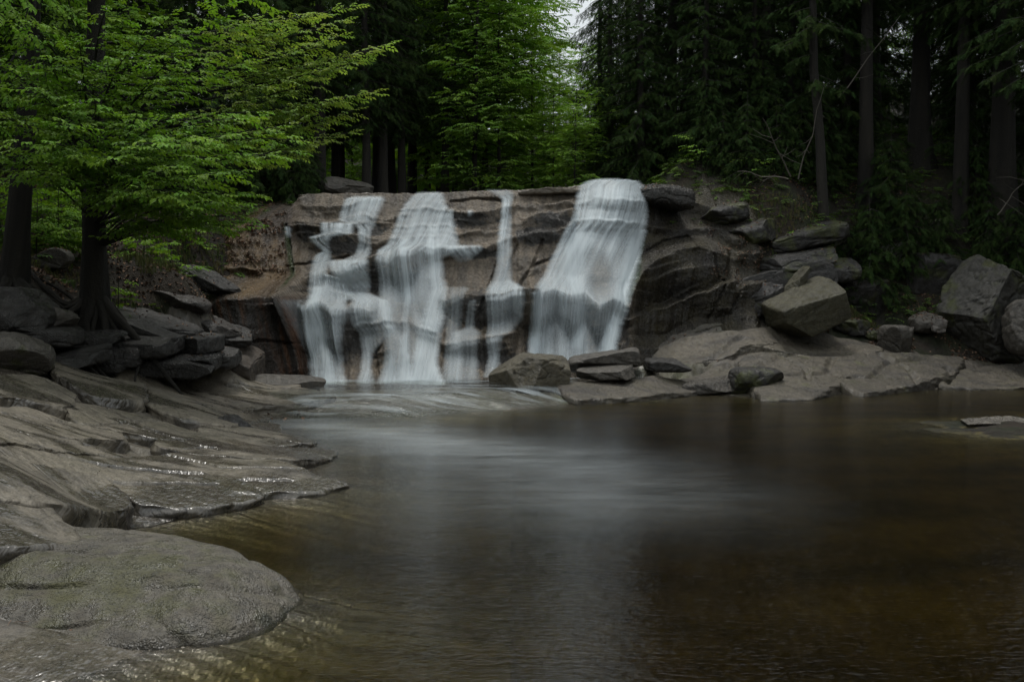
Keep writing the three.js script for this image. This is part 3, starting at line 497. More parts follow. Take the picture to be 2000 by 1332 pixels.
// ------------------------------------------------------------------ granite sheets: overlapping slabs with broken edges that make up the banks
function onLandT(px, py, T) { for (let d = 6; d < 46; d += 0.04) { const p = P(px, py, d); if (p.y < tps(p.x, d) + T) return [p.x, d]; } return [P(px, py, 46).x, 46]; }
function sheet(outline, T, label, o = {}) {
  const raw = outline.map(([px, py]) => onLandT(px, py, T)), mx = raw.reduce((a, p) => a + p[0], 0) / raw.length, md = raw.reduce((a, p) => a + p[1], 0) / raw.length, pts = raw.map(([x, d]) => [mx + (x - mx) * 1.09, md + (d - md) * 1.09]), s = o.s, N = 168, ring = [];
  const curve = new THREE.CatmullRomCurve3(pts.map(([x, d]) => new THREE.Vector3(x, 0, d)), true, 'catmullrom', 0.25);
  let cx = 0, cd = 0; for (let i = 0; i < N; i++) { const p = curve.getPointAt(i / N), w = 0.1, k = 0.045; const x = p.x + w * noise(p.x * 1.4, p.z * 1.4, s) + k * noise(p.x * 5, p.z * 5, s + 3), d = p.z + w * noise(p.x * 1.4, p.z * 1.4, s + 9) + k * noise(p.x * 5, p.z * 5, s + 5); ring.push([x, d]); cx += x / N; cd += d / N; }
  const steps = [[1.0, -0.5], [1.0, -0.2], [1.002, 0.05], [1.006, 0.25], [1.003, 0.45], [1, 0.62], [0.994, 0.78], [0.985, 0.9], [0.972, 0.97]]; for (let k = 0; k <= 26; k++) steps.push([0.955 * (1 - k / 26), 1]);
  const pos = [], uv = [], cc = [], ix = [], tone = (0.8 + 0.35 * (0.5 + noise(s * 1.7, 3.3))) * (cx > 0 ? 0.78 : 1), th = o.tilt ?? 0;
  for (const [q, hgt] of steps) for (let i = 0; i <= N; i++) {
    const [ox, od] = ring[i % N], x = cx + (ox - cx) * q, d = cd + (od - cd) * q, base = tps(x, d);
    const nt = 0.05 * fbm(x * 0.8, d * 0.8, s, 3) + 0.014 * fbm(x * 4.5, d * 4.5, s + 2, 3), c = crackAt(x, d), y = base + (hgt < 1 ? (hgt > 0 ? T * hgt + nt * hgt : hgt * 0.9) : T + nt - (c < 0.2 ? (d > 27 ? 0.15 : 0.07) * (1 - ss(0.012, d > 27 ? 0.17 : 0.06, c)) : 0)) + th * (d - cd);
    const wall = hgt < 0.97 ? 1 : 0, jx = wall * (0.06 * noise(x * 3, y * 9, d * 3) + 0.025 * noise(x * 9, y * 22, d * 9)), jd = wall * (0.06 * noise(x * 3 + 7, y * 9, d * 3) + 0.025 * noise(x * 9 + 3, y * 22, d * 9));
    pos.push(x + jx, y, -d - jd); uv.push(x / 1.7, (d + (hgt < 1 ? base + T - y : 0)) / 1.7);
    const n1 = fbm(x * 0.6, d * 0.6, 21), n2 = fbm(x * 2.2, d * 2.2, 22), z = clamp(0.5 + 0.8 * n1 + 0.7 * n2), w = x < 0 ? Math.max(ss(0.16, 0.03, base + 0.16 * fbm(x * 1.3, d * 1.3, 51)), ss(-0.02, 0.16, fbm(x * 0.45 + 3, d * 1.3, 52))) : clamp(4 * fbm(x * 0.7 + 9, d * 1.6, 27)), yl = clamp(1.8 * fbm(x * 0.9, d * 0.9, 25) + 0.1);
    let k = [lerp(0.11, 0.21, z), lerp(0.096, 0.182, z), lerp(0.074, 0.138, z)].map((v) => v * tone);
    k = k.map((v, j) => lerp(v, [0.05, 0.045, 0.04][j], 0.72 * w)); k = k.map((v, j) => lerp(v, [0.09, 0.082, 0.042][j], 0.4 * yl));
    if (o.moss) { const mm = clamp(4 * (fbm(x * 1.2 + s, d * 1.2, 41) + 0.35 * n2 - 0.28 + o.moss * 0.5)) * 0.75; k = k.map((v, j) => lerp(v, [0.085, 0.095, 0.025][j], mm)); }
    cc.push(...k);
  }
  for (let r = 0; r + 1 < steps.length; r++) for (let i = 0; i < N; i++) { const a = r * (N + 1) + i, b = a + 1, e = a + N + 1, f = e + 1; ix.push(a, e, f, a, f, b); }
  return top(new THREE.Mesh(meshOf(pos, ix, { uv, color: cc }), o.mat ?? M.bank), 'rock_slab', label, 'rock slab', o.group);
}
let sn = 5;
for (const [o, T, label, e] of [
  [[[-60, 905], [30, 903], [110, 915], [190, 935], [238, 962], [242, 984], [150, 990], [60, 975], [-60, 960]], .34, 'thick grey sheet with a dark mossy broken front beside the pool inlet'],
  [[[-60, 858], [60, 864], [180, 882], [258, 900], [200, 930], [100, 912], [0, 900], [-60, 896]], .17, 'long smooth sheet lying on the thick mossy-fronted one'],
  [[[195, 925], [255, 898], [350, 912], [470, 945], [505, 966], [400, 988], [280, 985], [235, 955]], .2, 'broad tan sheet sloping to the water beside the thick sheet'],
  [[[265, 898], [360, 888], [480, 888], [560, 905], [620, 928], [672, 945], [600, 957], [510, 960], [420, 945], [330, 916]], .13, 'long flat sheet running out to the pointed tip in the pool'],
  [[[-60, 792], [50, 798], [150, 828], [232, 846], [215, 858], [120, 852], [0, 838], [-60, 832]], .18, 'rounded sheet with shadowed lip higher up the bank'],
  [[[-60, 838], [60, 848], [150, 862], [220, 888], [150, 884], [40, 870], [-60, 862]], .2, 'narrow sheet tucked between two long sheets of the bank'],
  [[[112, 978], [230, 984], [350, 1000], [425, 990], [300, 1024], [180, 1026], [128, 1004]], .07, 'low wet sheet at the head of the little inlet'],
  [[[-60, 958], [20, 963], [92, 984], [135, 1030], [152, 1054], [60, 1066], [-60, 1066]], .3, 'grey sheet with cracked corner behind the whale-backed boulder'],
  [[[330, 850], [420, 850], [490, 866], [560, 874], [645, 882], [590, 896], [480, 893], [380, 885], [310, 868]], .15, 'flat sheet with a notch reaching the water beside the dark angular boulder'],
  [[[280, 728], [360, 735], [450, 735], [560, 755], [640, 770], [600, 786], [500, 795], [400, 790], [320, 772], [265, 748]], .16, 'wide wet sheet below the dark-faced flat slab'],
  [[[105, 706], [200, 716], [268, 742], [276, 776], [200, 772], [138, 748]], .22, 'square-broken sheet with a dark notched front edge'],
  [[[-40, 735], [60, 735], [140, 765], [122, 792], [40, 778], [-40, 768]], .22, 'short sheet below the rounded grey boulder'],
  [[[300, 772], [400, 776], [480, 800], [512, 816], [450, 826], [370, 816], [310, 796]], .14, 'thin sheet sloping to the dark angular boulder'],
  [[[400, 832], [520, 826], [580, 845], [604, 862], [500, 866], [400, 856]], .09, 'low tan sheet between the dark angular boulder and the water'],
  [[[425, 688], [500, 700], [600, 734], [575, 752], [480, 748], [415, 722]], .22, 'leaf-strewn brown sheet at the foot of the dark rust-streaked block'],
  [[[140, 790], [230, 800], [330, 828], [400, 850], [330, 858], [240, 842], [150, 822]], .16, 'gently domed sheet in the middle of the bank'],
  [[[1228, 692], [1330, 664], [1450, 648], [1512, 640], [1535, 664], [1420, 692], [1300, 708]], .22, 'sloping shelf sheet under the foot of the rounded rock', { mat: M.rock }],
  [[[1105, 748], [1250, 738], [1400, 716], [1445, 732], [1380, 757], [1260, 772], [1140, 778]], .24, 'long shelf sheet with black undercut beside the rapids', { mat: M.rock }],
  [[[1452, 702], [1560, 694], [1684, 694], [1645, 740], [1585, 772], [1500, 776], [1468, 742]], .34, 'wide pale sheet beside the mossy split block at the water', { mat: M.rock, moss: .16 }],
  [[[1655, 704], [1760, 690], [1872, 700], [1855, 730], [1760, 754], [1690, 766], [1648, 742]], .34, 'pale cracked sheet with mossy dark edge below the small boulders', { mat: M.rock, moss: .18 }],
  [[[1858, 726], [1960, 714], [2090, 720], [2070, 750], [1920, 758], [1850, 750]], .2, 'low pale sheet at the water below the huge boulder', { mat: M.rock, moss: .14 }],
  [[[1510, 640], [1620, 655], [1720, 680], [1680, 698], [1560, 694], [1500, 676]], .16, 'flat sheet behind the mossy split block, strewn with leaves', { mat: M.rock }],
]) sheet(o, T, label, { s: sn += 3, ...e });
rock(15, 690, 18.6, [1.7, .85, 1.5], 'boulder', 'rounded grey boulder lying on the bank below the dark stacked slabs', { s: 2, e: 2.6, cuts: 3, tint: GY, moss: .12, rot: [0, .3, -.25] });
rock(440, 833, 19.4, [1.2, .5, .7], 'boulder', 'small dark angular boulder lying on the pale bank near the pool', { s: 4, e: 5, cuts: 7, tint: DK, dark: .6, rot: [0, .1, -.05] });
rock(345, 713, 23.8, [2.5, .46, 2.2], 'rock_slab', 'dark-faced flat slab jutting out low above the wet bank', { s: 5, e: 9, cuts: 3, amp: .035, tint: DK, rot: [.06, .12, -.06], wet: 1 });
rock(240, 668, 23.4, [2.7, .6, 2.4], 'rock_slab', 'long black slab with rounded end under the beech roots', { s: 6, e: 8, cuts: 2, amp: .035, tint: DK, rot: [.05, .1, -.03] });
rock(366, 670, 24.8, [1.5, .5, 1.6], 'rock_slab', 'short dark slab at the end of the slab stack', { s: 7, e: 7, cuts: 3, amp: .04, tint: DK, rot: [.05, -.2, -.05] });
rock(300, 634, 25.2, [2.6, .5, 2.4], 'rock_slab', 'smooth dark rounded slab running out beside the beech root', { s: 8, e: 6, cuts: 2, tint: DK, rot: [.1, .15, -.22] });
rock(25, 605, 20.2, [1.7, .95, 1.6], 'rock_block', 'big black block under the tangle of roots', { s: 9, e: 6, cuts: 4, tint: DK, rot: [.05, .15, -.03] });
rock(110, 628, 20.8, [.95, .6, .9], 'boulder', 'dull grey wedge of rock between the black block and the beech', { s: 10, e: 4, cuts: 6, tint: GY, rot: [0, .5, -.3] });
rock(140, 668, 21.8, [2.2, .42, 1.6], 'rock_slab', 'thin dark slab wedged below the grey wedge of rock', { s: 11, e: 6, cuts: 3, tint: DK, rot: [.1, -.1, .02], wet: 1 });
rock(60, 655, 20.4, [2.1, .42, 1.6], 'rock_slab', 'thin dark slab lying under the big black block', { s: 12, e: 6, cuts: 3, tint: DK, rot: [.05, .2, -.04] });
for (const [px, py, d, size, label, o] of [
  [448, 700, 27.4, [2.3, 1.0, 2.4], 'brown leaf-strewn rock at the foot of the dark rust-streaked block', { s: 71, e: 4, cuts: 4, tint: [.075, .058, .042], rot: [.12, .2, -.32] }],
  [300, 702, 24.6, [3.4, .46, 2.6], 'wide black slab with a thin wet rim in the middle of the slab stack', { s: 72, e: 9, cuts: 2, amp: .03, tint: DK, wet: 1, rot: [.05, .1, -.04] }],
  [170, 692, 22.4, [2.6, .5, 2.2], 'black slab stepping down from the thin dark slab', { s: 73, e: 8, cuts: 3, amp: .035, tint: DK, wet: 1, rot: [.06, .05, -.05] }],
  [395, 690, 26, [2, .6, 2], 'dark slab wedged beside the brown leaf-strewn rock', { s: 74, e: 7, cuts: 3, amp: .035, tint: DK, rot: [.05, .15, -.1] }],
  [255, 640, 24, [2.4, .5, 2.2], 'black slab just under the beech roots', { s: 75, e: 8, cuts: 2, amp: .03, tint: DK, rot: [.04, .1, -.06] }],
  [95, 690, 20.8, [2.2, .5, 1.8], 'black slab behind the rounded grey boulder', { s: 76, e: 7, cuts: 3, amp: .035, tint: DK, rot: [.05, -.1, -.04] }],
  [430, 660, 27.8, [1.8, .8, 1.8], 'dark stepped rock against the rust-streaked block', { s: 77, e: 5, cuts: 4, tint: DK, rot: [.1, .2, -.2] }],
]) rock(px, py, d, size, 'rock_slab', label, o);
rock(190, 712, 22, [1.2, .34, 1], 'rock_slab', 'small wet slab below the long black slab', { s: 13, e: 6, cuts: 3, tint: DK, rot: [.05, .2, -.04], wet: 1 });
rock(405, 650, 27.4, [1.9, 1.0, 2], 'boulder', 'humped rock sprinkled with dead leaves beside the dark block', { s: 14, e: 3, cuts: 5, tint: [.05, .042, .035], rot: [.1, .3, -.3] });
rock(345, 588, 26.8, [1.9, .5, 1.8], 'boulder', 'low rock with leaf litter behind the beech roots', { s: 15, e: 3, cuts: 4, tint: [.05, .042, .035], rot: [.1, .3, -.2] });
rock(415, 552, 29.6, [2, .6, 1.4], 'boulder', 'dark tilted rock at the edge of the sloping slab', { s: 16, e: 4, cuts: 4, tint: DK, rot: [.2, .2, -.35] });
rock(565, 748, 27.6, [2.1, .42, 1.1], 'rock_slab', 'flat slab with dark square end at the foot of the falls', { s: 17, e: 6, cuts: 4, tint: GY, rot: [.02, .12, -.06] });
rock(560, 785, 25.8, [.9, .3, .7], 'rock_slab', 'low wet slab at the edge of the rapids', { s: 18, e: 4, cuts: 3, tint: GY, rot: [0, .1, -.05], wet: 1 });
rock(95, 507, 24.6, [1.1, .6, 1], 'boulder', 'grey rock behind the tangled roots beside the beech', { s: 19, e: 3, cuts: 5, tint: GY });
rock(680, 368, 40, [2.1, .8, 1.6], 'boulder', 'low grey rock on the brink under the spruce trunks', { s: 20, e: 4, cuts: 4, tint: GY, rot: [0, .2, -.12] });
rock(640, 392, 37.2, [2.2, .4, 2], 'rock_slab', 'flat slab on the brink beside the thin cascade', { s: 21, e: 6, cuts: 3, tint: [.2, .17, .13], rot: [.05, .1, -.02] });
rock(1065, 376, 36.8, [2.6, .34, 2.4], 'rock_slab', 'flat brown slab lying on the brink by the main chute', { s: 22, e: 6, cuts: 4, tint: [.19, .16, .12], rot: [.04, .1, .05] });
rock(1034, 722, 28.4, [2.5, 1.12, 1.7], 'boulder', 'speckled brown boulder with dark cleft at the foot of the falls', { s: 23, e: 7, cuts: 0, planes: [[-.8, .62, .15, .5], [.18, 1, .12, .72], [.85, .55, .3, .78], [.75, .0, .75, .7], [-.35, .25, 1, .62], [-.9, -.1, .5, .72]], amp: .035, n: 36, tint: [.115, .1, .065], dark: .5 });
rock(1180, 705, 30.2, [2.3, .62, 1.9], 'rock_slab', 'grey slab behind the speckled boulder', { s: 24, e: 5, cuts: 4, tint: GY, rot: [.08, -.1, .12] });
rock(1188, 728, 29.2, [2, .4, 1.2], 'rock_slab', 'flat grey slab with dark undercut beside the speckled boulder', { s: 25, e: 6, cuts: 4, tint: GY, rot: [.05, -.05, .05] });
rock(1305, 713, 30.6, [1.5, .42, 1], 'rock_slab', 'small dark slab lying on the sloping shelf', { s: 26, e: 5, cuts: 5, tint: DK, rot: [.05, .1, .0] });
rock(1400, 752, 30.2, [2.3, .45, 1.2], 'rock_slab', 'wet slab with black undercut at the water', { s: 27, e: 5, cuts: 4, tint: GY, rot: [.05, -.1, .12], wet: 1 });
rock(1478, 752, 29.9, [1.7, 1.15, 1.3], 'rock_block', 'dark split block with yellow-green moss on top at the water', { s: 28, e: 4, cuts: 5, tint: DK, moss: .35, rot: [.05, .2, -.05] });
rock(1575, 606, 34.9, [2.7, 1.5, 1.7], 'rock_block', 'tilted square-edged block leaning on the shelf', { s: 34, e: 14, cuts: 0, amp: .02, planes: [[-.9, -.45, .2, .9], [.3, 1, .5, 1.05]], tint: OL, dark: .3, rot: [.2, .3, .42], n: 30 });
rock(1560, 553, 35.6, [.62, 1.5, .7], 'rock_slab', 'upright pointed shard behind the tilted block', { s: 35, e: 5, cuts: 1, planes: [[.9, .55, 0, .35], [-.9, .5, 0, .6]], tint: OL, rot: [.1, .2, -.5] });
rock(1758, 664, 35.4, [1.4, 1.08, 1.1], 'boulder', 'small angular grey boulder on the shelf below the moss bank', { s: 36, e: 5, cuts: 6, tint: GY, rot: [0, .3, -.1] });
rock(1812, 628, 36.8, [1.35, .95, 1.1], 'boulder', 'flat-topped grey boulder beside the huge boulder', { s: 37, e: 3.4, cuts: 5, tint: GY });
rock(1838, 636, 36, [.6, .55, .6], 'boulder', 'small pale stone against the huge boulder', { s: 38, e: 4, cuts: 6, tint: [.22, .2, .18] });
rock(1935, 602, 36.4, [3.3, 4.2, 2.8], 'boulder', 'huge leaning dark boulder with moss along its edge', { s: 39, e: 4, cuts: 0, planes: [[-.85, .55, .2, .62], [.2, 1, .2, .8], [-.7, -.7, .1, .8], [.3, .1, 1, .75]], tint: [.065, .062, .052], moss: .22, dark: .5, amp: .045, rot: [0, .2, -.18], n: 40 });  // tint lowered to carry the shade of the spruces around it
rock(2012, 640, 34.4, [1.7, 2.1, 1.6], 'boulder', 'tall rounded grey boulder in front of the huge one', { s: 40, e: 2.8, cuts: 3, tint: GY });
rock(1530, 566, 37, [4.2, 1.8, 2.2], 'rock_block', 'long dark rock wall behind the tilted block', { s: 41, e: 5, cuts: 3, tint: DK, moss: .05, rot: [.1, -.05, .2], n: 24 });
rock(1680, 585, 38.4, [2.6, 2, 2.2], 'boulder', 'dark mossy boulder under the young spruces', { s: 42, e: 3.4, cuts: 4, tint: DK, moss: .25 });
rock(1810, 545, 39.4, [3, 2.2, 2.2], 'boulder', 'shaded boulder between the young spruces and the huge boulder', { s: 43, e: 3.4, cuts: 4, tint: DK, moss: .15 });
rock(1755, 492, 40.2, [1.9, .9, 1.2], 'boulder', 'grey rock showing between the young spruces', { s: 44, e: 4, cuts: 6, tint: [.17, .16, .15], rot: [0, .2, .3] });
rock(1830, 440, 41.6, [1.5, .7, 1.2], 'boulder', 'grey rock high on the wooded slope', { s: 45, e: 4, cuts: 5, tint: GY, rot: [0, .2, .2] });
rock(1296, 384, 37.6, [2.4, .9, 2], 'boulder', 'smooth wet rock shouldering the top of the main chute', { s: 46, e: 4, cuts: 3, tint: [.06, .055, .048], rot: [0, .2, -.15], wet: 1 });
for (const [px, py, d, size, label, o] of [
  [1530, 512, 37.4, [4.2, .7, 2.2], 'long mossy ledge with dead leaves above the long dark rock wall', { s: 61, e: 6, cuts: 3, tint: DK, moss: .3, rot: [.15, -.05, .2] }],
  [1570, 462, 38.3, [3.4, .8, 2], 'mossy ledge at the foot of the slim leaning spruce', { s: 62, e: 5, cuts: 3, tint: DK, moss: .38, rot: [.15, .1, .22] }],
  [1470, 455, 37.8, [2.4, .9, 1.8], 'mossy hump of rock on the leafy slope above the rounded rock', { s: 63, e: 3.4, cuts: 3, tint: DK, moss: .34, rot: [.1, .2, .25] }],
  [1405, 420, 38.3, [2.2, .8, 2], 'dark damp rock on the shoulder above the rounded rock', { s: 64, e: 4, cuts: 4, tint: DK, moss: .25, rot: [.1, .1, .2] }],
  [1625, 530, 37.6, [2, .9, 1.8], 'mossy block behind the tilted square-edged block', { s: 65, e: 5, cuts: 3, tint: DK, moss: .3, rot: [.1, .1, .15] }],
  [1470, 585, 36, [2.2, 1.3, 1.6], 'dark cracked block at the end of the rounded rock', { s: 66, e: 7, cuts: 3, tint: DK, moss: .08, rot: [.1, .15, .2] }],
  [1660, 640, 36.4, [1.5, .7, 1.3], 'low mossy stone behind the tilted block', { s: 67, e: 3, cuts: 3, tint: DK, moss: .45 }], [1712, 655, 36.2, [1, .5, .9], 'small moss cushion stone beside the small angular boulder', { s: 68, e: 2.6, cuts: 2, tint: DK, moss: .5 }],
]) rock(px, py, d, size, 'boulder', label, o);
rock(1935, 826, 22, [1.7, .3, .8], 'rock_slab', 'low wet slab breaking the pool surface with leaves on it', { s: 49, e: 3.5, cuts: 5, tint: [.2, .18, .15], rot: [0, .1, 0], wet: 1 });

// ------------------------------------------------------------------ trees
const UPV = new THREE.Vector3(0, 1, 0);
function tube(pts, r0, r1, sides = 3, power = 1, rough = 0) { // a tapering limb through points; its colours are bark
  const pos = [], uv = [], c = [], ix = [], n = pts.length, f = new THREE.Vector3(), a = new THREE.Vector3(), b = new THREE.Vector3(); let run = 0;
  for (let i = 0; i < n; i++) {
    f.copy(pts[Math.min(i + 1, n - 1)]).sub(pts[Math.max(i - 1, 0)]).normalize(); a.set(Math.abs(f.y) > 0.9 ? 1 : 0, Math.abs(f.y) > 0.9 ? 0 : 1, 0).cross(f).normalize(); b.crossVectors(f, a);
    const t = i / (n - 1), r = lerp(r0, r1, Math.pow(t, power)); if (i) run += pts[i].distanceTo(pts[i - 1]);
    for (let k = 0; k <= sides; k++) {
      const an = (k % sides) / sides * Math.PI * 2, q = r * (1 + rough * noise(Math.cos(an) * 2.2 + 5, Math.sin(an) * 2.2, run * 0.9 + r0 * 50)), x = Math.cos(an) * q, y = Math.sin(an) * q;
      pos.push(pts[i].x + a.x * x + b.x * y, pts[i].y + a.y * x + b.y * y, pts[i].z + a.z * x + b.z * y); uv.push(k / sides * Math.max(0.3, r0 * 6.3) / 0.6, run / 1.4);
      const m = clamp(0.5 + 1.1 * fbm(Math.cos(an) * 1.5 + r0 * 9, Math.sin(an) * 1.5, run * 0.7) + 0.5 * noise(an * 3, run * 6)); c.push(lerp(0.01, 0.034, m), lerp(0.009, 0.029, m), lerp(0.007, 0.021, m));
    }
  }
  for (let i = 0; i + 1 < n; i++) for (let k = 0; k < sides; k++) { const q = i * (sides + 1) + k; ix.push(q, q + 1, q + sides + 2, q, q + sides + 2, q + sides + 1); }
  return meshOf(pos, ix, { uv, color: c });
}
function leafy(list, base, dir, len, wid, fold) { // one leaf: two folded halves with a pointed tip
  const f = dir.clone().normalize(), s = new THREE.Vector3().crossVectors(f, UPV).normalize(), u = new THREE.Vector3().crossVectors(s, f);
  const pt = (x, y, z) => base.clone().addScaledVector(f, x * len).addScaledVector(s, y * wid).addScaledVector(u, z * wid);
  const a = pt(0, 0, 0), t = pt(1, 0, -0.35), m = pt(0.5, 0, -0.04), l1 = pt(0.32, 0.42, fold), r1 = pt(0.32, -0.42, fold), l2 = pt(0.68, 0.4, fold * 0.7), r2 = pt(0.68, -0.4, fold * 0.7);
  for (const q of [a, l1, m, l1, l2, m, l2, t, m, a, m, r1, r1, m, r2, r2, m, t]) list.push(q.x, q.y, q.z);
}
function sprayGeo(s, leaves, len, leaf) { // a twig end with leaves to either side, along +x
  seed(s); const list = [];
  for (let i = 0; i < leaves; i++) {
    const t = (i + 0.4) / leaves, side = i % 2 ? 1 : -1, an = side * rr(0.55, 1.0) * (i === leaves - 1 ? 0.1 : 1), L = leaf * rr(0.8, 1.15);
    leafy(list, new THREE.Vector3(t * len, -0.05 * t * len + rr(-0.01, 0.01), 0.01 * side), new THREE.Vector3(Math.cos(an), rr(-0.5, 0.08), Math.sin(an)), L, L * 0.62, rr(0.05, 0.22));
  }
  return meshOf(list, null);
}
function frondGeo(s, len) { // a spruce twig: side shoots bristling with needles
  seed(s); const list = [], quad = (o, d, w, l) => { const n = new THREE.Vector3(-d.z, rr(-0.6, 0.6), d.x).normalize(), a = o.clone().addScaledVector(n, w), b = o.clone().addScaledVector(n, -w), m = o.clone().addScaledVector(d, l * 0.6).addScaledVector(n, w * 0.9), k = o.clone().addScaledVector(d, l * 0.6).addScaledVector(n, -w * 0.9), t = o.clone().addScaledVector(d, l); for (const q of [a, b, m, b, k, m, m, k, t]) list.push(q.x, q.y, q.z); };
  for (let i = 0; i < 14; i++) {
    const t = (i + 0.5) / 14, side = i % 2 ? 1 : -1, an = side * rr(0.6, 0.95), L = len * (0.34 * (1 - t) + 0.12) * rr(0.5, 1.3), o = new THREE.Vector3(t * len, -0.1 * t * t * len, 0), d = new THREE.Vector3(Math.cos(an), rr(-0.45, 0.02), Math.sin(an)).normalize();
    const k = Math.max(2, Math.round(L / 0.09));
    for (let j = 0; j < k; j++) { const oo = o.clone().addScaledVector(d, L * j / k); for (const sd of [-1, 1]) { const a2 = an + sd * rr(0.5, 0.9); quad(oo, new THREE.Vector3(Math.cos(a2), d.y + rr(-0.3, 0.15), Math.sin(a2)).normalize(), 0.006, rr(0.05, 0.1)); } }
    quad(o, d, 0.007, L);
  }
  return meshOf(list, null);
}
const sprays = [sprayGeo(11, 9, 0.34, 0.1), sprayGeo(12, 8, 0.3, 0.1), sprayGeo(13, 7, 0.26, 0.105)];
const farSprays = [sprayGeo(21, 12, 0.62, 0.15), sprayGeo(22, 11, 0.55, 0.15)];
const fronds = [frondGeo(31, 0.5), frondGeo(32, 0.42), frondGeo(33, 0.56)];
function instanced(name, geo, mat, mats, cols) {
  const m = new THREE.InstancedMesh(geo, mat, mats.length); m.name = name;
  mats.forEach((x, i) => { m.setMatrixAt(i, x); m.setColorAt(i, cols[i]); }); return m;
}
const _q = new THREE.Quaternion(), _m = new THREE.Matrix4();
function place(pos, dir, roll, sc) { // +x along dir, +y as far up as it goes
  const x = dir.clone().normalize(), z = new THREE.Vector3().crossVectors(x, UPV).normalize(), y = new THREE.Vector3().crossVectors(z, x);
  _m.makeBasis(x, y, z); _q.setFromRotationMatrix(_m).multiply(new THREE.Quaternion().setFromAxisAngle(new THREE.Vector3(1, 0, 0), roll));
  return new THREE.Matrix4().compose(pos, _q, new THREE.Vector3(sc, sc, sc));
}
const tintOf = (v) => { const k = rr(1 - v, 1 + v); return new THREE.Color().setRGB(k * rr(0.85, 1.15), k, k * rr(0.75, 1.1)); };
class Crown {
  constructor() { this.sets = new Map(); this.wood = []; }
  add(geo, m, c) { if (!this.sets.has(geo)) this.sets.set(geo, [[], []]); const s = this.sets.get(geo); s[0].push(m); s[1].push(c); }
  // a limb from a to b that droops at its end, with flat side twigs full of leaves
  limb(a, b, { sag = 0.12, thick = 0.03, from = 0.25, step = 0.2, reach = 0.95, set = sprays, scale = 1, density = 1, vary = 0.25, wood = true } = {}) {
    const L = a.distanceTo(b), pts = [], N = 8, mid = a.clone().lerp(b, 0.5); mid.y += L * sag; mid.x += rr(-0.06, 0.06) * L; mid.z += rr(-0.06, 0.06) * L;
    const at = (t) => a.clone().multiplyScalar((1 - t) ** 2).addScaledVector(mid, 2 * t * (1 - t)).addScaledVector(b, t * t);
    for (let i = 0; i <= N; i++) pts.push(at(i / N));
    if (wood) this.wood.push(tube(pts, thick, thick * 0.2, 4));
    let side = 1;
    for (let t = from; t < 1; t += step / L * rr(0.7, 1.3)) {
      side = -side; const o = at(t), f = at(Math.min(1, t + 0.02)).sub(at(t - 0.02)).normalize(), yaw = side * rr(0.55, 1.15), d = f.clone().applyAxisAngle(UPV, yaw); d.y = f.y * 0.5 + rr(-0.22, 0.1); d.normalize();
      const l = reach * rr(0.55, 1.1) * Math.min(1, 0.35 + 1.5 * (1 - t)) * Math.min(1, L / 2), end = o.clone().addScaledVector(d, l); end.y -= 0.08 * l;
      if (wood && rnd() < 0.6) this.wood.push(tube([o, o.clone().lerp(end, 0.5).add(new THREE.Vector3(0, 0.03, 0)), end], thick * 0.28, 0.003, 3));
      const sp = (set === farSprays ? 0.34 : 0.2) / density; let s2 = 1;
      for (let q = 0.1; q < l; q += sp * rr(0.7, 1.3)) { s2 = -s2; const dd = d.clone().applyAxisAngle(UPV, s2 * rr(0.1, 0.85)); dd.y += rr(-0.35, 0.12); this.add(set[Math.floor(rnd() * set.length)], place(o.clone().lerp(end, q / l).add(new THREE.Vector3(0, rr(-0.05, 0.05), 0)), dd, rr(-0.45, 0.45), scale * rr(0.8, 1.2)), tintOf(vary)); }
    }
    this.add(set[0], place(b, at(1).sub(at(0.9)), rr(-0.3, 0.3), scale), tintOf(vary));
  }
  needleLimb(a, b, { sag = -0.1, thick = 0.03, step = 0.16, scale = 1, from = 0.12 } = {}) {
    const L = a.distanceTo(b), pts = [], mid = a.clone().lerp(b, 0.5); mid.y += L * sag;
    const at = (t) => a.clone().multiplyScalar((1 - t) ** 2).addScaledVector(mid, 2 * t * (1 - t)).addScaledVector(b, t * t);
    for (let i = 0; i <= 5; i++) pts.push(at(i / 5));
    this.wood.push(tube(pts, thick, 0.006, 3)); let side = 1;
    for (let t = from; t < 1; t += step / L * rr(0.7, 1.3)) {
      side = -side; const f = at(Math.min(1, t + 0.03)).sub(at(t - 0.03)).normalize(), d = f.applyAxisAngle(UPV, side * rr(0.25, 1.2)); d.y += rr(-0.75, -0.1);
      this.add(fronds[Math.floor(rnd() * 3)], place(at(t), d, rr(-1.2, 1.2), scale * rr(0.7, 1.35)), tintOf(0.35)); if (rnd() < 0.7) { const e = d.clone(); e.y -= rr(0.3, 1.4); e.applyAxisAngle(UPV, rr(-.7, .7)); this.add(fronds[Math.floor(rnd() * 3)], place(at(t).addScaledVector(d, 0.25 * scale), e, rr(-1.2, 1.2), scale * rr(0.5, 1)), tintOf(0.35)); }
    }
    this.add(fronds[0], place(b, at(1).sub(at(0.85)), 0, scale * 0.8), tintOf(0.3));
  }
  build(group, mat, woodName = 'branches') {
    if (this.wood.length) { const m = new THREE.Mesh(mergeGeometries(this.wood), M.bark); m.name = woodName; m.userData.kind = 'stuff'; group.add(m); }
    const c = new THREE.Group(); c.name = 'crown';
    for (const [g, [ms, cs]] of this.sets) { const im = instanced('foliage', g, mat, ms, cs); im.userData.kind = 'stuff'; c.add(im); }
    group.add(c); return group;
  }
}
function part(g, name, geo, mat) { const m = new THREE.Mesh(geo, mat); m.name = name; g.add(m); return m; }
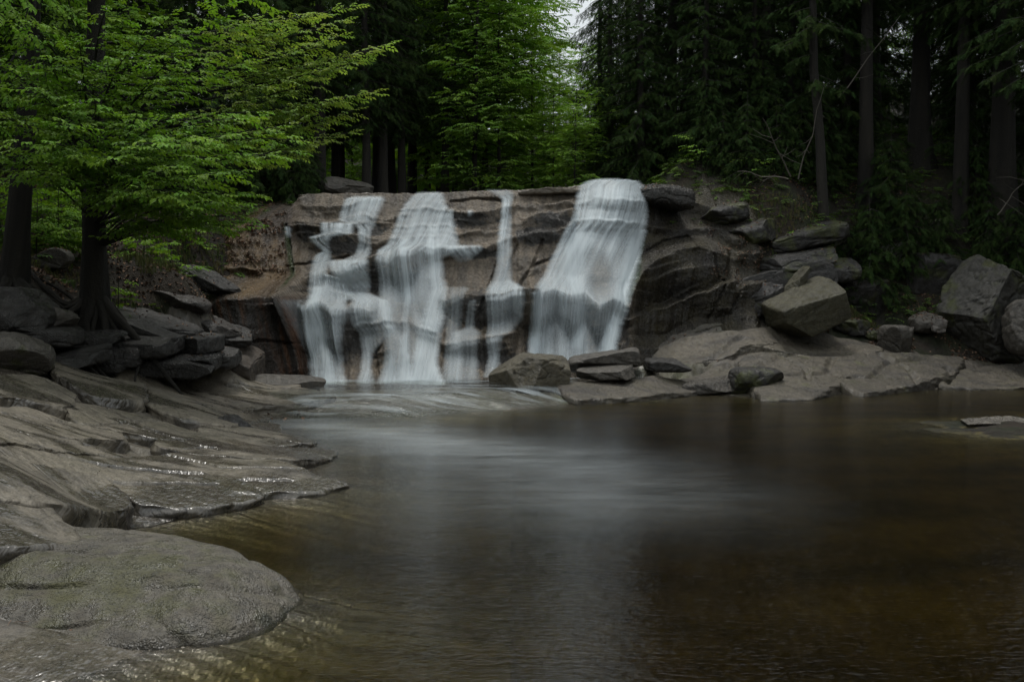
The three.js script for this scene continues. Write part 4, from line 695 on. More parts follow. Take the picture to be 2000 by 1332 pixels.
function trunkGeo(h, r, lean = [0, 0], sides = 12, flare = 0.5) {
  const pts = []; for (let i = 0; i <= 16; i++) { const t = i / 16; pts.push(new THREE.Vector3(lean[0] * t + 0.12 * noise(t * 3, lean[0] * 7, r * 40) * t * h / 10, -0.5 + t * (h + 0.5), lean[1] * t + 0.12 * noise(t * 3, 9, r * 30) * t * h / 10)); }
  const g = tube(pts, r, r * 0.12, sides, 0.85, 0.14), p = g.attributes.position;
  for (let i = 0; i < p.count; i++) { const y = p.getY(i), k = 1 + flare * Math.exp(-Math.max(0, y) * 2.6 / (r * 6)) * (1 + 0.6 * Math.sin(Math.atan2(p.getZ(i), p.getX(i)) * 5 + r * 50)); p.setX(i, p.getX(i) * k); p.setZ(i, p.getZ(i) * k); }
  g.computeVertexNormals(); return g;
}
// --- prototypes
function makeSpruce(s, H, R, bare, spread, dens = 1) {
  seed(s); const g = new THREE.Group(), c = new Crown(); part(g, 'trunk', trunkGeo(H, R, [rr(-.2, .2), rr(-.2, .2)]), M.bark);
  for (let y = bare; y < H - 0.3; y += 0.42 / dens * rr(0.8, 1.2)) {
    const k = Math.min(1, (y - bare) / (H * 0.12) + 0.55), l = spread * Math.pow(1 - y / H, 0.75) * k, n = 4 + Math.floor(rnd() * 2), o = rnd() * 6.3;
    for (let i = 0; i < n; i++) { const an = o + i / n * 6.283 + rr(-.4, .4), q = l * rr(0.7, 1.1); if (q < 0.25) continue; c.needleLimb(new THREE.Vector3(0, y, 0), new THREE.Vector3(Math.cos(an) * q, y - q * rr(0.18, 0.5), Math.sin(an) * q), { sag: 0.04, thick: 0.02 + q * 0.008, step: 0.17 / dens, scale: 0.62 + 0.13 * q }); }
  }
  return c.build(g, M.needle);
}
function makeBeech(s, H, R, bare, spread, dens = 1, mat = M.farLeaf) {
  seed(s); const g = new THREE.Group(), c = new Crown(); part(g, 'trunk', trunkGeo(H, R, [rr(-.5, .5), rr(-.5, .5)]), M.bark);
  for (let y = bare; y < H; y += 0.5 / dens * rr(0.7, 1.3)) {
    const t = (y - bare) / (H - bare), l = spread * (0.45 + 0.75 * Math.sin(Math.PI * Math.min(1, 0.22 + t * 0.75))) * (t > 0.85 ? (1 - t) / 0.15 * 0.7 + 0.3 : 1), n = 2 + Math.floor(rnd() * 2), o = rnd() * 6.3;
    for (let i = 0; i < n; i++) { const an = o + i / n * 6.283 + rr(-.6, .6), q = l * rr(0.65, 1.15), up = rr(-0.05, 0.35); c.limb(new THREE.Vector3(0, y, 0), new THREE.Vector3(Math.cos(an) * q, y + q * up, Math.sin(an) * q), { set: farSprays, thick: 0.03, step: 0.3, reach: 1.25, sag: 0.1, from: 0.15, density: 0.9 }); }
  }
  return c.build(g, mat);
}
function plant(proto, first, x, d, { turn = 0, scale = 1, sy = scale, dy = 0 } = {}, name, label, category, group) {
  const o = first ? proto : proto.clone(); o.position.set(x, tps2(x, d) + dy, -d); o.rotation.y = turn; o.scale.set(scale, sy, scale);
  return top(o, name, label, category, group);
}
const atX = (px, d) => P(px, 600, d).x;
// --- the tall spruces behind the brink, with bare lower trunks
const spA = makeSpruce(101, 24, 0.3, 4.6, 3.0), spB = makeSpruce(102, 22, 0.24, 4.0, 2.6), spC = makeSpruce(103, 25, 0.34, 0.9, 3.8), spD = makeSpruce(104, 27, 0.5, 7, 3.6), spE = makeSpruce(105, 28, 0.36, 9.5, 4.3);
const used = new Set(), one = (p) => { const f = !used.has(p); used.add(p); return f; };
seed(500);
const brinkSpruce = [[605, 44, spB], [625, 41, spA], [655, 46, spB], [668, 52, spB], [718, 42, spB], [737, 47, spA], [748, 43.5, spB], [765, 49, spA], [786, 45, spB], [805, 52, spA], [835, 56, spB], [560, 45, spA], [520, 43, spC], [870, 47, spB]];
for (const [px, d, p] of brinkSpruce) plant(p, one(p), atX(px, d), d, { turn: rnd() * 6.3, scale: rr(0.88, 1.1) }, 'spruce_tree', 'dark spruce with bare lower trunk standing behind the brink', 'tree', 'spruces behind the brink');
for (const [px, d, p, sc] of [[1190, 46, spC, .66], [1250, 44, spC, .72], [1170, 53, spC, .7], [1310, 46, spC, 1], [1225, 56, spC, .8], [1280, 52, spC, .9], [1340, 50, spC, 1]]) plant(p, one(p), atX(px, d), d, { turn: rnd() * 6.3, scale: sc * rr(0.95, 1.05) }, 'spruce_tree', 'dense dark spruce above the main chute', 'tree', 'dense spruces above the main chute');
// --- pale beeches between them
const beA = makeBeech(201, 15, 0.16, 1.2, 2.9), beB = makeBeech(202, 12, 0.13, 0.7, 2.6), beC = makeBeech(203, 17, 0.2, 2.0, 3.3);
for (const [px, d, p, s] of [[925, 46, beA, 1], [948, 50, beC, 1.05], [975, 47, beB, 1], [1040, 49, beB, .8], [1080, 46, beB, .5], [1120, 44, beB, .5], [890, 53, beC, 1.1], [1005, 56, beC, 1], [1065, 60, beA, .55], [1165, 46, beB, .6], [940, 68, beC, 1.25], [860, 62, beC, 1.2], [1100, 70, beA, .55]]) plant(p, one(p), atX(px, d), d, { turn: rnd() * 6.3, scale: s }, 'beech_tree', 'light green beech in the gap between the dark spruces', 'tree', 'beeches in the gap');
for (const [px, d, p, s] of [[600, 66, beA, 1], [690, 70, beB, 1], [760, 74, beA, 1], [830, 72, beB, 1], [520, 62, beB, 1.1], [720, 82, beC, 1.2], [640, 86, beC, 1.2], [560, 84, beC, 1.2], [800, 86, beC, 1.2], [980, 84, beC, 1.2], [660, 62, beB, .8], [735, 60, beB, .8], [800, 62, beB, .8], [600, 78, beB, 1.1], [860, 80, beB, 1.1], [920, 90, beB, 1.1], [1040, 92, beB, 1], [1150, 90, beB, 1], [780, 96, beB, 1.2], [680, 98, beB, 1.2], [870, 100, beB, 1.2], [960, 104, beB, 1.2], [1090, 104, beB, 1], [1200, 98, beB, 1.2]]) plant(p, one(p), atX(px, d), d, { turn: rnd() * 6.3, scale: s }, 'beech_tree', 'light green beech far behind the spruce trunks', 'tree', 'beeches behind the spruce trunks');
// --- the wooded slope above the tilted block
for (const [px, d, p, s] of [[1420, 45, spC, 1], [1500, 49, spA, 1.1], [1590, 46, spB, 1], [1660, 50, spC, 1], [1700, 48, spD, .9], [1792, 44, spD, 1.0], [1860, 49, spC, 1], [1955, 40.5, spD, 1.2], [2010, 47, spC, 1.1], [1380, 52, spC, 1], [1560, 56, spC, 1.1], [1700, 58, spC, 1.1], [1850, 60, spC, 1.1], [2060, 42, spC, 1], [1460, 60, spC, 1.1], [1375, 42.5, spC, .6], [1470, 42.5, spC, .6], [1540, 43.5, spC, .7], [1650, 44, spC, .75], [1890, 44, spC, .7], [1690, 41.5, spE, 1], [1872, 41, spE, 1], [1490, 43, spE, 1], [2030, 37, spE, 1.05]]) plant(p, one(p), atX(px, d), d, { turn: rnd() * 6.3, scale: s, dy: -0.2 }, 'spruce_tree', p === spD || p === spE ? 'thick bare-trunked spruce standing on the steep slope' : s < 0.8 ? 'short low-branched spruce on the steep slope' : p === spC ? 'dense dark spruce branched to the ground on the steep slope' : 'slender dark spruce on the steep slope', 'tree', p === spD || p === spE ? 'bare-trunked spruces on the steep slope' : s < 0.8 ? 'short spruces on the steep slope' : p === spC ? 'dense spruces on the steep slope' : 'slender spruces on the steep slope');
for (const [px, d, p, s] of [[1720, 62, beA, 1], [1600, 64, beB, 1.1], [1800, 66, beB, 1], [1490, 66, beA, 1]]) plant(p, one(p), atX(px, d), d, { turn: rnd() * 6.3, scale: s }, 'beech_tree', 'shaded beech among the spruces on the steep slope', 'tree', 'beeches on the steep slope');
// --- young spruces
const ysA = makeSpruce(301, 4.2, 0.06, 0.25, 1.5, 1.5), ysB = makeSpruce(302, 3.2, 0.05, 0.2, 1.3, 1.5);
for (const [px, d, p, s] of [[1700, 38.4, ysA, 1.1], [1770, 39.2, ysA, 1], [1655, 38.8, ysB, 1], [1830, 39.6, ysB, 1.1], [1735, 40.5, ysA, 1.2], [1930, 39, ysB, 1.1], [1985, 38.4, ysA, 1], [1900, 41, ysA, 1], [1410, 40.5, ysB, .9], [1455, 40, ysA, .9], [1520, 40.2, ysB, 1], [1380, 41.5, ysA, 1], [1560, 41, ysA, 1], [1490, 41.8, ysA, 1.1], [1600, 41.5, ysA, 1.1]]) plant(p, one(p), atX(px, d), d, { turn: rnd() * 6.3, scale: s }, 'young_spruce', 'bushy young spruce among the rocks on the steep slope', 'young tree', 'young spruces on the steep slope');
for (const [px, d, p, s] of [[575, 37.5, ysA, .9], [545, 38.5, ysB, 1], [610, 39.5, ysB, .8]]) plant(p, one(p), atX(px, d), d, { turn: rnd() * 6.3, scale: s }, 'young_spruce', 'bushy young spruce by the brink beside the thin cascade', 'young tree', 'young spruces by the brink');
// --- spruces and beeches standing back on the beech's side
for (const [px, d, p, s] of [[430, 38, spC, 1], [330, 40, spA, 1.1], [230, 42, spC, 1.1], [130, 38, spA, 1], [30, 42, spC, 1.1], [480, 47, spC, 1], [380, 52, spC, 1], [280, 56, spC, 1.1], [80, 54, spC, 1.1], [180, 50, spB, 1]]) plant(p, one(p), atX(px, d), d, { turn: rnd() * 6.3, scale: s }, 'spruce_tree', 'dark spruce on the slope behind the big beech', 'tree', 'spruces behind the big beech');
for (const [px, d, p, s] of [[60, 34, beB, .8], [150, 33, beB, .7], [250, 36, beB, .75], [-20, 31, beB, .9], [350, 62, beC, 1.1], [180, 62, beC, 1.2]]) plant(p, one(p), atX(px, d), d, { turn: rnd() * 6.3, scale: s }, 'beech_tree', 'small beech on the slope behind the big beech', 'tree', 'beeches behind the big beech');
// --- the big beech with spreading roots
function bigTree(px, d, H, R, lean, name, label, tips, o = {}) {
  const x = atX(px, d), y = tps2(x, d), g = new THREE.Group(); g.position.set(x, y, -d);
  part(g, 'trunk', trunkGeo(H, R, lean, 20, 0.28), M.bark);
  if (o.roots) for (const r of o.roots) { const pts = []; for (let i = 0; i <= 10; i++) { const t = i / 10, L = r[1] * t, a = r[0] + 0.5 * noise(t * 2.2, r[0] * 5, 3), X = Math.cos(a) * (R * 0.6 + L), Z = Math.sin(a) * (R * 0.6 + L), gy = tps2(x + X, d - Z) - y; pts.push(new THREE.Vector3(X, Math.max(gy + 0.03, 0.42 * (1 - t) ** 3 + gy * t) , Z)); } part(g, 'root', tube(pts, r[2], 0.02, 8, 1, 0.2), M.bark); }
  const c = new Crown();
  for (const [tx, ty, td, h, k = {}] of tips) { const b = k.to ? new THREE.Vector3(...k.to) : P(tx, ty, td).sub(g.position), a = new THREE.Vector3(lean[0] * h / H, h, lean[1] * h / H); c.limb(a, b, { thick: 0.035, step: 0.25, reach: 0.95, from: 0.3, density: 0.68, scale: 1.2, ...k }); }
  c.build(g, o.mat ?? M.beechLeaf); return top(g, name, label, 'tree');
}
seed(900);
const tips = [];
for (const [tx, ty, td] of [[480, 395, 20], [470, 425, 21], [420, 400, 19], [380, 425, 21], [340, 380, 18], [320, 400, 20], [270, 372, 18.5], [560, 288, 20.5], [585, 268, 21], [520, 300, 19.5], [470, 330, 20], [420, 345, 18.5], [400, 300, 19], [350, 330, 18], [540, 240, 21], [500, 215, 20.5], [450, 235, 19.5], [430, 260, 18.5], [370, 265, 18], [480, 125, 21.5], [450, 100, 21], [400, 130, 20], [350, 110, 19], [310, 160, 19], [520, 20, 22], [440, 10, 21.5], [330, 30, 20], [380, 60, 20.5], [270, 220, 18], [220, 300, 17.5], [180, 200, 18], [240, 110, 18.5], [150, 310, 18], [100, 280, 17.5], [60, 330, 18], [120, 230, 17.5], [60, 180, 17.5], [30, 280, 17], [90, 120, 18], [160, 80, 18.5], [200, 20, 19], [60, 40, 18], [-30, 290, 17], [-20, 220, 17], [-10, 120, 17.5], [300, 280, 17.5], [330, 220, 18.5], [485, 432, 21.5], [455, 440, 21.5], [400, 435, 21], [500, 388, 20.5], [440, 380, 19.5]]) { const p = P(tx, ty, td), hh = clamp((p.y - 2.9) * 0.8 + rr(-0.3, 0.5), 1.6, 11); tips.push([tx + rr(-8, 8), ty + rr(-8, 8), td, hh]); }
for (let i = 0; i < 34; i++) { const a = rnd() * 6.3, q = rr(1.5, 4.4), hh = rr(8, 16); tips.push([0, 0, 0, hh, { to: [Math.cos(a) * q, hh + rr(-.2, 1.2), Math.sin(a) * q], set: farSprays, step: 0.32, reach: 1.3 }]); }
bigTree(182, 22.8, 17, 0.33, [0.1, -0.2], 'beech_tree', 'big dark-trunked beech with spreading roots on the slab stack', tips, { roots: [[0.25, 2.2, 0.15], [0.8, 1.3, 0.13], [1.4, 0.9, 0.12], [2.2, 1.1, 0.12], [2.9, 1.8, 0.12], [-0.4, 1.5, 0.1], [1.1, 1.0, 0.07], [2.6, 1.6, 0.06], [3.3, 2.2, 0.05], [0.5, 1.7, 0.06]] });
seed(910);
bigTree(18, 21.6, 16, 0.3, [1.3, -0.6], 'beech_tree', 'leaning dark beech trunk above the root tangle', [[40, 60, 19, 8], [120, 20, 20, 9], [10, 10, 19, 9], [-40, 260, 18, 6], [90, 160, 19, 7], [-30, 60, 18, 8]], { roots: [[0.3, 2.4, 0.1], [0.8, 2, 0.09], [1.4, 1.6, 0.1], [-0.2, 1.6, 0.08], [0.1, 2.6, 0.04], [0.2, 2.2, 0.05], [0.45, 2.4, 0.035], [0.6, 2.0, 0.04], [1.0, 1.8, 0.035], [-0.1, 2.4, 0.03], [0.38, 2.7, 0.03], [0.7, 2.5, 0.03]] });
seed(920);
bigTree(196, 25.6, 15, 0.14, [0.5, 0.4], 'beech_tree', 'slim beech with bright yellow-green boughs reaching towards the falls', [[755, 86, 25.5, 5.0], [735, 92, 25.2, 5.4], [728, 178, 25, 4.4], [700, 185, 24.8, 4.2], [690, 12, 25.8, 6.5], [670, 40, 25.4, 6], [700, 120, 25.2, 5], [650, 130, 25, 4.6], [660, 70, 25, 5.5], [600, 30, 25.6, 6.5], [620, 90, 25, 5.2], [610, 160, 24.6, 4.4], [680, 258, 25.2, 3.2], [640, 265, 25, 3.1], [650, 232, 25, 3.4], [590, 230, 24.6, 3.4], [560, 130, 25, 5], [560, 60, 25.4, 6], [540, 190, 24.6, 4.2], [690, 215, 25, 3.8], [500, 250, 24.5, 3.4], [640, 195, 24.8, 4]].map((t) => [...t, { sag: -0.06, reach: 0.95, from: 0.5, vary: 0.2, thick: 0.045, step: 0.13, scale: 1.05 }]), { mat: M.litYellowLeaf });
// --- saplings with bright leaves round the big beech
function sapling(px, d, h, spread, n, label, s) {
  seed(s); const x = atX(px, d), g = new THREE.Group(), c = new Crown(); g.position.set(x, tps2(x, d), -d); part(g, 'stem', tube([new THREE.Vector3(0, -0.2, 0), new THREE.Vector3(0.05, h * 0.5, 0), new THREE.Vector3(0.1, h, 0.05)], 0.025, 0.006, 5), M.bark);
  for (let i = 0; i < n; i++) { const y = h * (0.15 + 0.8 * i / n), a = rnd() * 6.3, q = spread * rr(0.6, 1.1) * (1 - 0.4 * i / n); c.limb(new THREE.Vector3(0, y, 0), new THREE.Vector3(Math.cos(a) * q, y + rr(-0.05, 0.15) * q, Math.sin(a) * q), { thick: 0.01, step: 0.12, reach: 0.5, from: 0.12, wood: true, scale: 1.25 }); }
  c.build(g, M.beechLeaf); return top(g, 'beech_sapling', label, 'sapling', 'beech saplings');
}
sapling(226, 24.6, 1.7, 0.75, 11, 'bright leafy beech sapling right behind the big beech trunk', 41);
for (const [px, d, h, s, n, k] of [[70, 25, 1.7, 1.1, 16, 42], [112, 26, 2.2, 1.3, 18, 43], [30, 26, 2, 1.2, 16, 44], [95, 28, 2.6, 1.4, 18, 55], [145, 27, 1.8, 1.2, 14, 56], [140, 29, 2.2, 1.2, 11, 45], [280, 28, 1.4, 1, 8, 46], [330, 29, 1.3, 1, 8, 47], [270, 31, 2.2, 1.2, 10, 48], [390, 31.5, 1.5, 1, 8, 49]]) sapling(px, d, h, s, n, 'low beech sapling on the slope behind the big beech', k);
for (const [px, d, h, s, n, k] of [[1575, 37.8, 1.0, .7, 8, 51], [1470, 40, 1.3, 1, 8, 52], [1700, 43, 1.6, 1.1, 8, 53], [1360, 41, 1.6, 1.1, 9, 54]]) sapling(px, d, h, s, n, 'small leafy sapling on the steep slope above the long dark rock wall', k);
// --- the slim leaning trunk and the bare fallen boughs on the steep slope
{
  const g = new THREE.Group(), a = groundP(atX(1612, 38.6), 38.6, -0.2), b = P(1572, 0, 40); b.y += 4; g.position.copy(a); b.sub(a); const pts = []; for (let i = 0; i <= 10; i++) pts.push(new THREE.Vector3().lerp(b, i / 10).add(new THREE.Vector3(0.12 * noise(i * 0.5, 3), 0, 0)));
  part(g, 'trunk', tube(pts, 0.24, 0.1, 10, 1, 0.12), M.bark); seed(77); const c = new Crown();
  for (let i = 0; i < 40; i++) { const t = rr(0.45, 1), o = new THREE.Vector3().lerp(b, t), an = rnd() * 6.3, q = rr(1.2, 2.4); c.needleLimb(o, o.clone().add(new THREE.Vector3(Math.cos(an) * q, -0.35 * q, Math.sin(an) * q)), { sag: .05 }); }
  c.build(g, M.needle); top(g, 'spruce_tree', 'slim leaning spruce trunk rising from the leafy slope', 'tree');
}
seed(610);
for (const [px, py, d, tx, ty] of [[1545, 345, 38, 1490, 230], [1560, 350, 38, 1610, 170], [1540, 350, 37.6, 1440, 335], [1640, 190, 40, 1760, 30], [1950, 420, 36, 2010, 340]]) {
  const a = P(px, py, d), b = P(tx, ty, d - 0.6), g = new THREE.Group(); g.position.copy(a); b.sub(a); const at = (t) => new THREE.Vector3().lerp(b, t).add(new THREE.Vector3(0.15 * noise(t * 3, px), 0.12 * noise(t * 3, py, 5), 0));
  const pts = []; for (let i = 0; i <= 8; i++) pts.push(at(i / 8)); part(g, 'bough', tube(pts, 0.035, 0.008, 5), M.deadTwig);
  for (let i = 0; i < 8; i++) { const o = at(rr(0.15, 0.9)), e = o.clone().add(new THREE.Vector3(rr(-1, 1), rr(-0.6, 0.7), rr(-0.5, 0.5))); part(g, 'twig', tube([o, o.clone().lerp(e, 0.5).add(new THREE.Vector3(0, rr(-.1, .1), 0)), e], 0.012, 0.004, 3), M.deadTwig); }
  top(g, 'dead_bough', 'bare grey twiggy bough hanging on the steep slope', 'branch', 'bare boughs on the steep slope');
}


// ------------------------------------------------------------------ rapids between the foot of the falls and the pool
{
  const xs = axis([[-7.4, 5, 0.08]]), ds = axis([[22.8, 32.4, 0.08]]), pos = [], uv = [], ix = [], dry = [], fp = [], fc = [], fix = [], fk = [];
  const level = (x, d) => { const t = d - lipD(x); return 0.44 * ss(-0.15, 1.5, t) + 0.02 * ss(1, 3, t) + 0.015 * noise(x * 0.9, d * 2.6, 41) * ss(0, 1, t); };
  for (const d of ds) for (const x of xs) {
    const y = level(x, d), t = d - lipD(x), g = tps2(x, d); pos.push(x, Math.max(y, t < 1.6 ? g + 0.025 : -9) , -d); uv.push(x, d * 0.9); dry.push(t < -0.1 || y < g - 0.06 && t > 1.6);
    const st = 0.35 + 0.8 * noise(x * 0.5 + d * 0.3, d * 3.2, 44) + 0.6 * noise(x * 1.1, d * 7, 45), A = 0.24 * ss(-0.15, 0.3, t) * ss(1.9, 0.8, t) * clamp(st * 1.6 - 0.25, 0, 1.5) * ss(-6.6, -5.4, x) * ss(3.2, 2, x) + 0.5 * clamp(noise(x * 0.4, d * 4.5, 46) * 1.8 - 0.35) * ss(0.3, 1.2, t) + 0.55 * ss(1.6, 0.2, Math.abs(d - (30.2 + 0.12 * (x + 4)))) * clamp(0.4 + noise(x * 0.8, d * 1.5, 47)) * ss(3, 1.5, x) * ss(-7, -6, x);
    fp.push(x, Math.max(y, g) + 0.035, -d); fc.push(1, 1, 1, clamp(A, 0, 0.8)); fk.push(A > 0.015 && y > g - 0.05);
  }
  const n = xs.length;
  for (let j = 0; j + 1 < ds.length; j++) for (let i = 0; i + 1 < n; i++) { const a = j * n + i, q = [a, a + 1, a + n + 1, a, a + n + 1, a + n]; if (!(dry[a] && dry[a + 1] && dry[a + n])) ix.push(...q); if (fk[a] && fk[a + 1] && fk[a + n] && fk[a + n + 1]) fix.push(...q); }
  M.stream = new THREE.MeshPhysicalMaterial({ color: col(0.9, 0.93, 0.9), roughness: 0.16, transmission: 1, thickness: 0, ior: 1.333, bumpMap: ripple, bumpScale: 0.012 });
  const g = new THREE.Group(); part(g, 'water_sheet', meshOf(pos, ix, { uv }), M.stream); const f = part(g, 'foam_film', meshOf(fp, fix, { color: fc, size: 4 }), M.fall); f.userData.kind = 'stuff';
  top(g, 'rapids', 'shallow water sliding over the rock lip into the pool', 'rapids', null, 'structure');
}
{ // foam drifting from the rapids, with the pale sheen of the pool painted in
  const xs = axis([[-6.8, 9, 0.1]]), ds = axis([[8, 27.6, 0.08]]), pos = [], c = [], ok = [], ix = [], n = xs.length;
  const path = [[600, 826], [720, 846], [880, 872], [1040, 893], [1180, 918], [1280, 960]].map(([px, py]) => shoreAt(px, py));
  for (const d of ds) for (const x of xs) {
    let m = 9; for (let i = 0; i + 1 < path.length; i++) { const [ax, ay] = path[i], bx = path[i + 1][0] - ax, by = path[i + 1][1] - ay, t = clamp(((x - ax) * bx + (d - ay) * by) / (bx * bx + by * by)); m = Math.min(m, Math.hypot((x - ax - bx * t) * 0.8, d - ay - by * t) / (1.0 + 1.0 * (i + t) / 5)); }
    const st = 0.8 + 0.7 * fbm(x * 0.4, d * 1.3, 48) + 0.3 * noise(x * 1.3, d * 5, 49) + 0.2 * noise(x * 3, d * 11, 50), A = 0.26 * ss(6, -3, x) * Math.exp(-m * m * 0.9) * clamp(st, 0, 1.4);
    pos.push(x, 0.006, -d); c.push(1, 1, 1, clamp(A)); ok.push(A > 0.002);
  }
  for (let j = 0; j + 1 < ds.length; j++) for (let i = 0; i + 1 < n; i++) { const a = j * n + i; if (ok[a] && ok[a + 1] && ok[a + n] && ok[a + n + 1]) ix.push(a, a + 1, a + n + 1, a, a + n + 1, a + n); }
  M.foam = M.fall.clone(); M.foam.color = col(0.62, 0.67, 0.68);
  top(new THREE.Mesh(meshOf(pos, ix, { color: c, size: 4 }), M.foam), 'foam', 'pale streaks of foam and painted sheen over the pool below the rapids', 'foam', null, 'stuff');
}
// ------------------------------------------------------------------ dead leaves, needles, moss, grass
{
  const leafG = (() => { const l = []; leafy(l, new THREE.Vector3(-0.5, 0, 0), new THREE.Vector3(1, 0, 0), 1, 0.75, 0.22); return meshOf(l, null); })();
  const stickG = tube([new THREE.Vector3(-0.5, 0, 0), new THREE.Vector3(0, 0.04, 0.03), new THREE.Vector3(0.5, 0, 0)], 0.03, 0.015, 3);
  const scatter = (name, label, category, mats, cols, geo, mat) => top(instanced(name, geo, mat, mats, cols), name, label, category, null, 'stuff');
  const leafM = (p, sz) => new THREE.Matrix4().compose(p, new THREE.Quaternion().setFromEuler(new THREE.Euler(rr(-.6, .6), rr(0, 6.3), rr(-.6, .6))), new THREE.Vector3(sz, sz, sz));
  const brown = () => { const k = rr(0, 1), v = rr(0.6, 1.3); return new THREE.Color().setRGB(lerp(0.11, 0.2, k) * v, lerp(0.055, 0.13, k) * v, lerp(0.03, 0.085, k) * v); };
  seed(700); let ms = [], cs = [];
  for (let i = 0; i < 9000; i++) { const d = rr(22.5, 38), x = atX(rr(-20, 600), d); if (bankMask(x, d) > 0.6 && rnd() > 0.12) continue; if (noise(x * 0.7, d * 0.7, 55) < -0.2) continue; ms.push(leafM(new THREE.Vector3(x, tps2(x, d) + 0.02, -d), rr(0.07, 0.13))); cs.push(brown()); }
  for (let i = 0; i < 1500; i++) { const u = rr(365, 560), v = lerp(polyAt(crest, u), 545, rnd() ** 1.6); if (noise(u * 0.03, v * 0.05, 56) < -0.05) continue; const p = cliffP(u, v); p.z += 0.03; p.y += 0.02; ms.push(leafM(p, rr(0.06, 0.12))); cs.push(brown()); }
  { const ray = new THREE.Raycaster(), rocks = scene.children.filter((o) => /boulder|slab/.test(o.name) && o.isMesh && o.position.z < -24 && o.position.z > -31 && o.position.x < -7.6); rocks.forEach((r) => r.updateMatrixWorld(true));
    for (const r of rocks) { const b = new THREE.Box3().setFromObject(r); for (let i = 0; i < 60; i++) { ray.set(new THREE.Vector3(rr(b.min.x, b.max.x), b.max.y + 1, rr(b.min.z, b.max.z)), new THREE.Vector3(0, -1, 0)); const h = ray.intersectObject(r)[0]; if (!h || h.face.normal.y < 0.6) continue; h.point.y += 0.015; ms.push(leafM(h.point, rr(0.05, 0.1))); cs.push(brown()); } } }
  scatter('leaf_litter', 'brown dead leaves on the slope behind the big beech', 'dead leaves', ms, cs, leafG, M.litter);
  ms = []; cs = [];
  for (let i = 0; i < 7000; i++) { const d = rr(35.5, 43), x = atX(rr(1330, 2000), d); if (noise(x * 0.6, d * 0.6, 57) < -0.15) continue; ms.push(leafM(new THREE.Vector3(x, tps2(x, d) + 0.02, -d), rr(0.07, 0.14))); cs.push(brown()); }
  for (let i = 0; i < 1100; i++) { const u = rr(1380, 1540), v = lerp(polyAt(crest, u), 560, rnd()); if (noise(u * 0.03, v * 0.04, 58) < 0.05) continue; const p = cliffP(u, v); p.z += 0.03; p.y += 0.02; ms.push(leafM(p, rr(0.05, 0.09))); cs.push(brown()); }
  for (let i = 0; i < 900; i++) { const d = rr(32.5, 36), x = atX(rr(1280, 1900), d); if (noise(x * 0.9, d * 0.9, 59) < 0.12) continue; ms.push(leafM(new THREE.Vector3(x, tps2(x, d) + 0.02, -d), rr(0.05, 0.1))); cs.push(brown()); }
  { const ray = new THREE.Raycaster(), rocks = scene.children.filter((o) => o.name.startsWith('boulder') && o.isMesh && o.position.z < -35.5 && o.position.x > 6); rocks.forEach((r) => r.updateMatrixWorld(true));
    for (const r of rocks) { const b = new THREE.Box3().setFromObject(r); for (let i = 0; i < 70; i++) { ray.set(new THREE.Vector3(rr(b.min.x, b.max.x), b.max.y + 1, rr(b.min.z, b.max.z)), new THREE.Vector3(0, -1, 0)); const h = ray.intersectObject(r)[0]; if (!h || h.face.normal.y < 0.6) continue; h.point.y += 0.015; ms.push(leafM(h.point, rr(0.06, 0.11))); cs.push(brown()); } } }
  scatter('leaf_litter', 'brown dead leaves on the steep slope above the long dark rock wall', 'dead leaves', ms, cs, leafG, M.litter);
  ms = []; cs = [];
  for (let i = 0; i < 1500; i++) { const x = rr(-10.5, -2.2), d = rr(7.2, 24); if (bankMask(x, d) < 0.5 || noise(x * 0.8, d * 1.5, 60) < 0.12 || tps2(x, d) < 0.03) continue; ms.push(leafM(new THREE.Vector3(x, tps2(x, d) + 0.008, -d), rr(0.02, 0.05))); cs.push(brown()); }
  scatter('leaf_litter', 'bud scales and leaf scraps strewn over the bare bank', 'dead leaves', ms, cs, leafG, M.litter);
  ms = []; cs = [];
  for (let i = 0; i < 220; i++) { const x = rr(-10.5, -2.4), d = rr(7.2, 22); if (bankMask(x, d) < 0.5 || tps2(x, d) < 0.03) continue; const sz = rr(0.08, 0.28); ms.push(new THREE.Matrix4().compose(new THREE.Vector3(x, tps2(x, d) + 0.01, -d), new THREE.Quaternion().setFromEuler(new THREE.Euler(0, rr(0, 6.3), rr(-.1, .1))), new THREE.Vector3(sz, sz * 0.5, sz * 0.5))); cs.push(brown()); }
  scatter('twig_litter', 'small dry twigs scattered over the bare bank', 'twigs', ms, cs, stickG, M.litter);
  // grass
  const blade = (() => { const l = []; for (let i = 0; i < 9; i++) { seed(i + 60); const a = rr(0, 6.3), q = rr(0.2, 0.6), w = 0.012, c = Math.cos(a), n = Math.sin(a), h = rr(0.6, 1); const P0 = [c * 0.04, 0, n * 0.04], P1 = [c * q * 0.4, h * 0.7, n * q * 0.4], P2 = [c * q, h * 0.75, n * q], px = -n * w, pz = c * w; l.push(P0[0] - px, 0, P0[2] - pz, P0[0] + px, 0, P0[2] + pz, P1[0] + px, P1[1], P1[2] + pz, P0[0] - px, 0, P0[2] - pz, P1[0] + px, P1[1], P1[2] + pz, P1[0] - px, P1[1], P1[2] - pz, P1[0] - px, P1[1], P1[2] - pz, P1[0] + px, P1[1], P1[2] + pz, ...P2); } return meshOf(l, null); })();
  ms = []; cs = []; seed(720);
  const gCol = () => { const k = rnd(); return new THREE.Color().setRGB(lerp(0.05, 0.16, k), lerp(0.1, 0.13, k), lerp(0.015, 0.05, k)); };
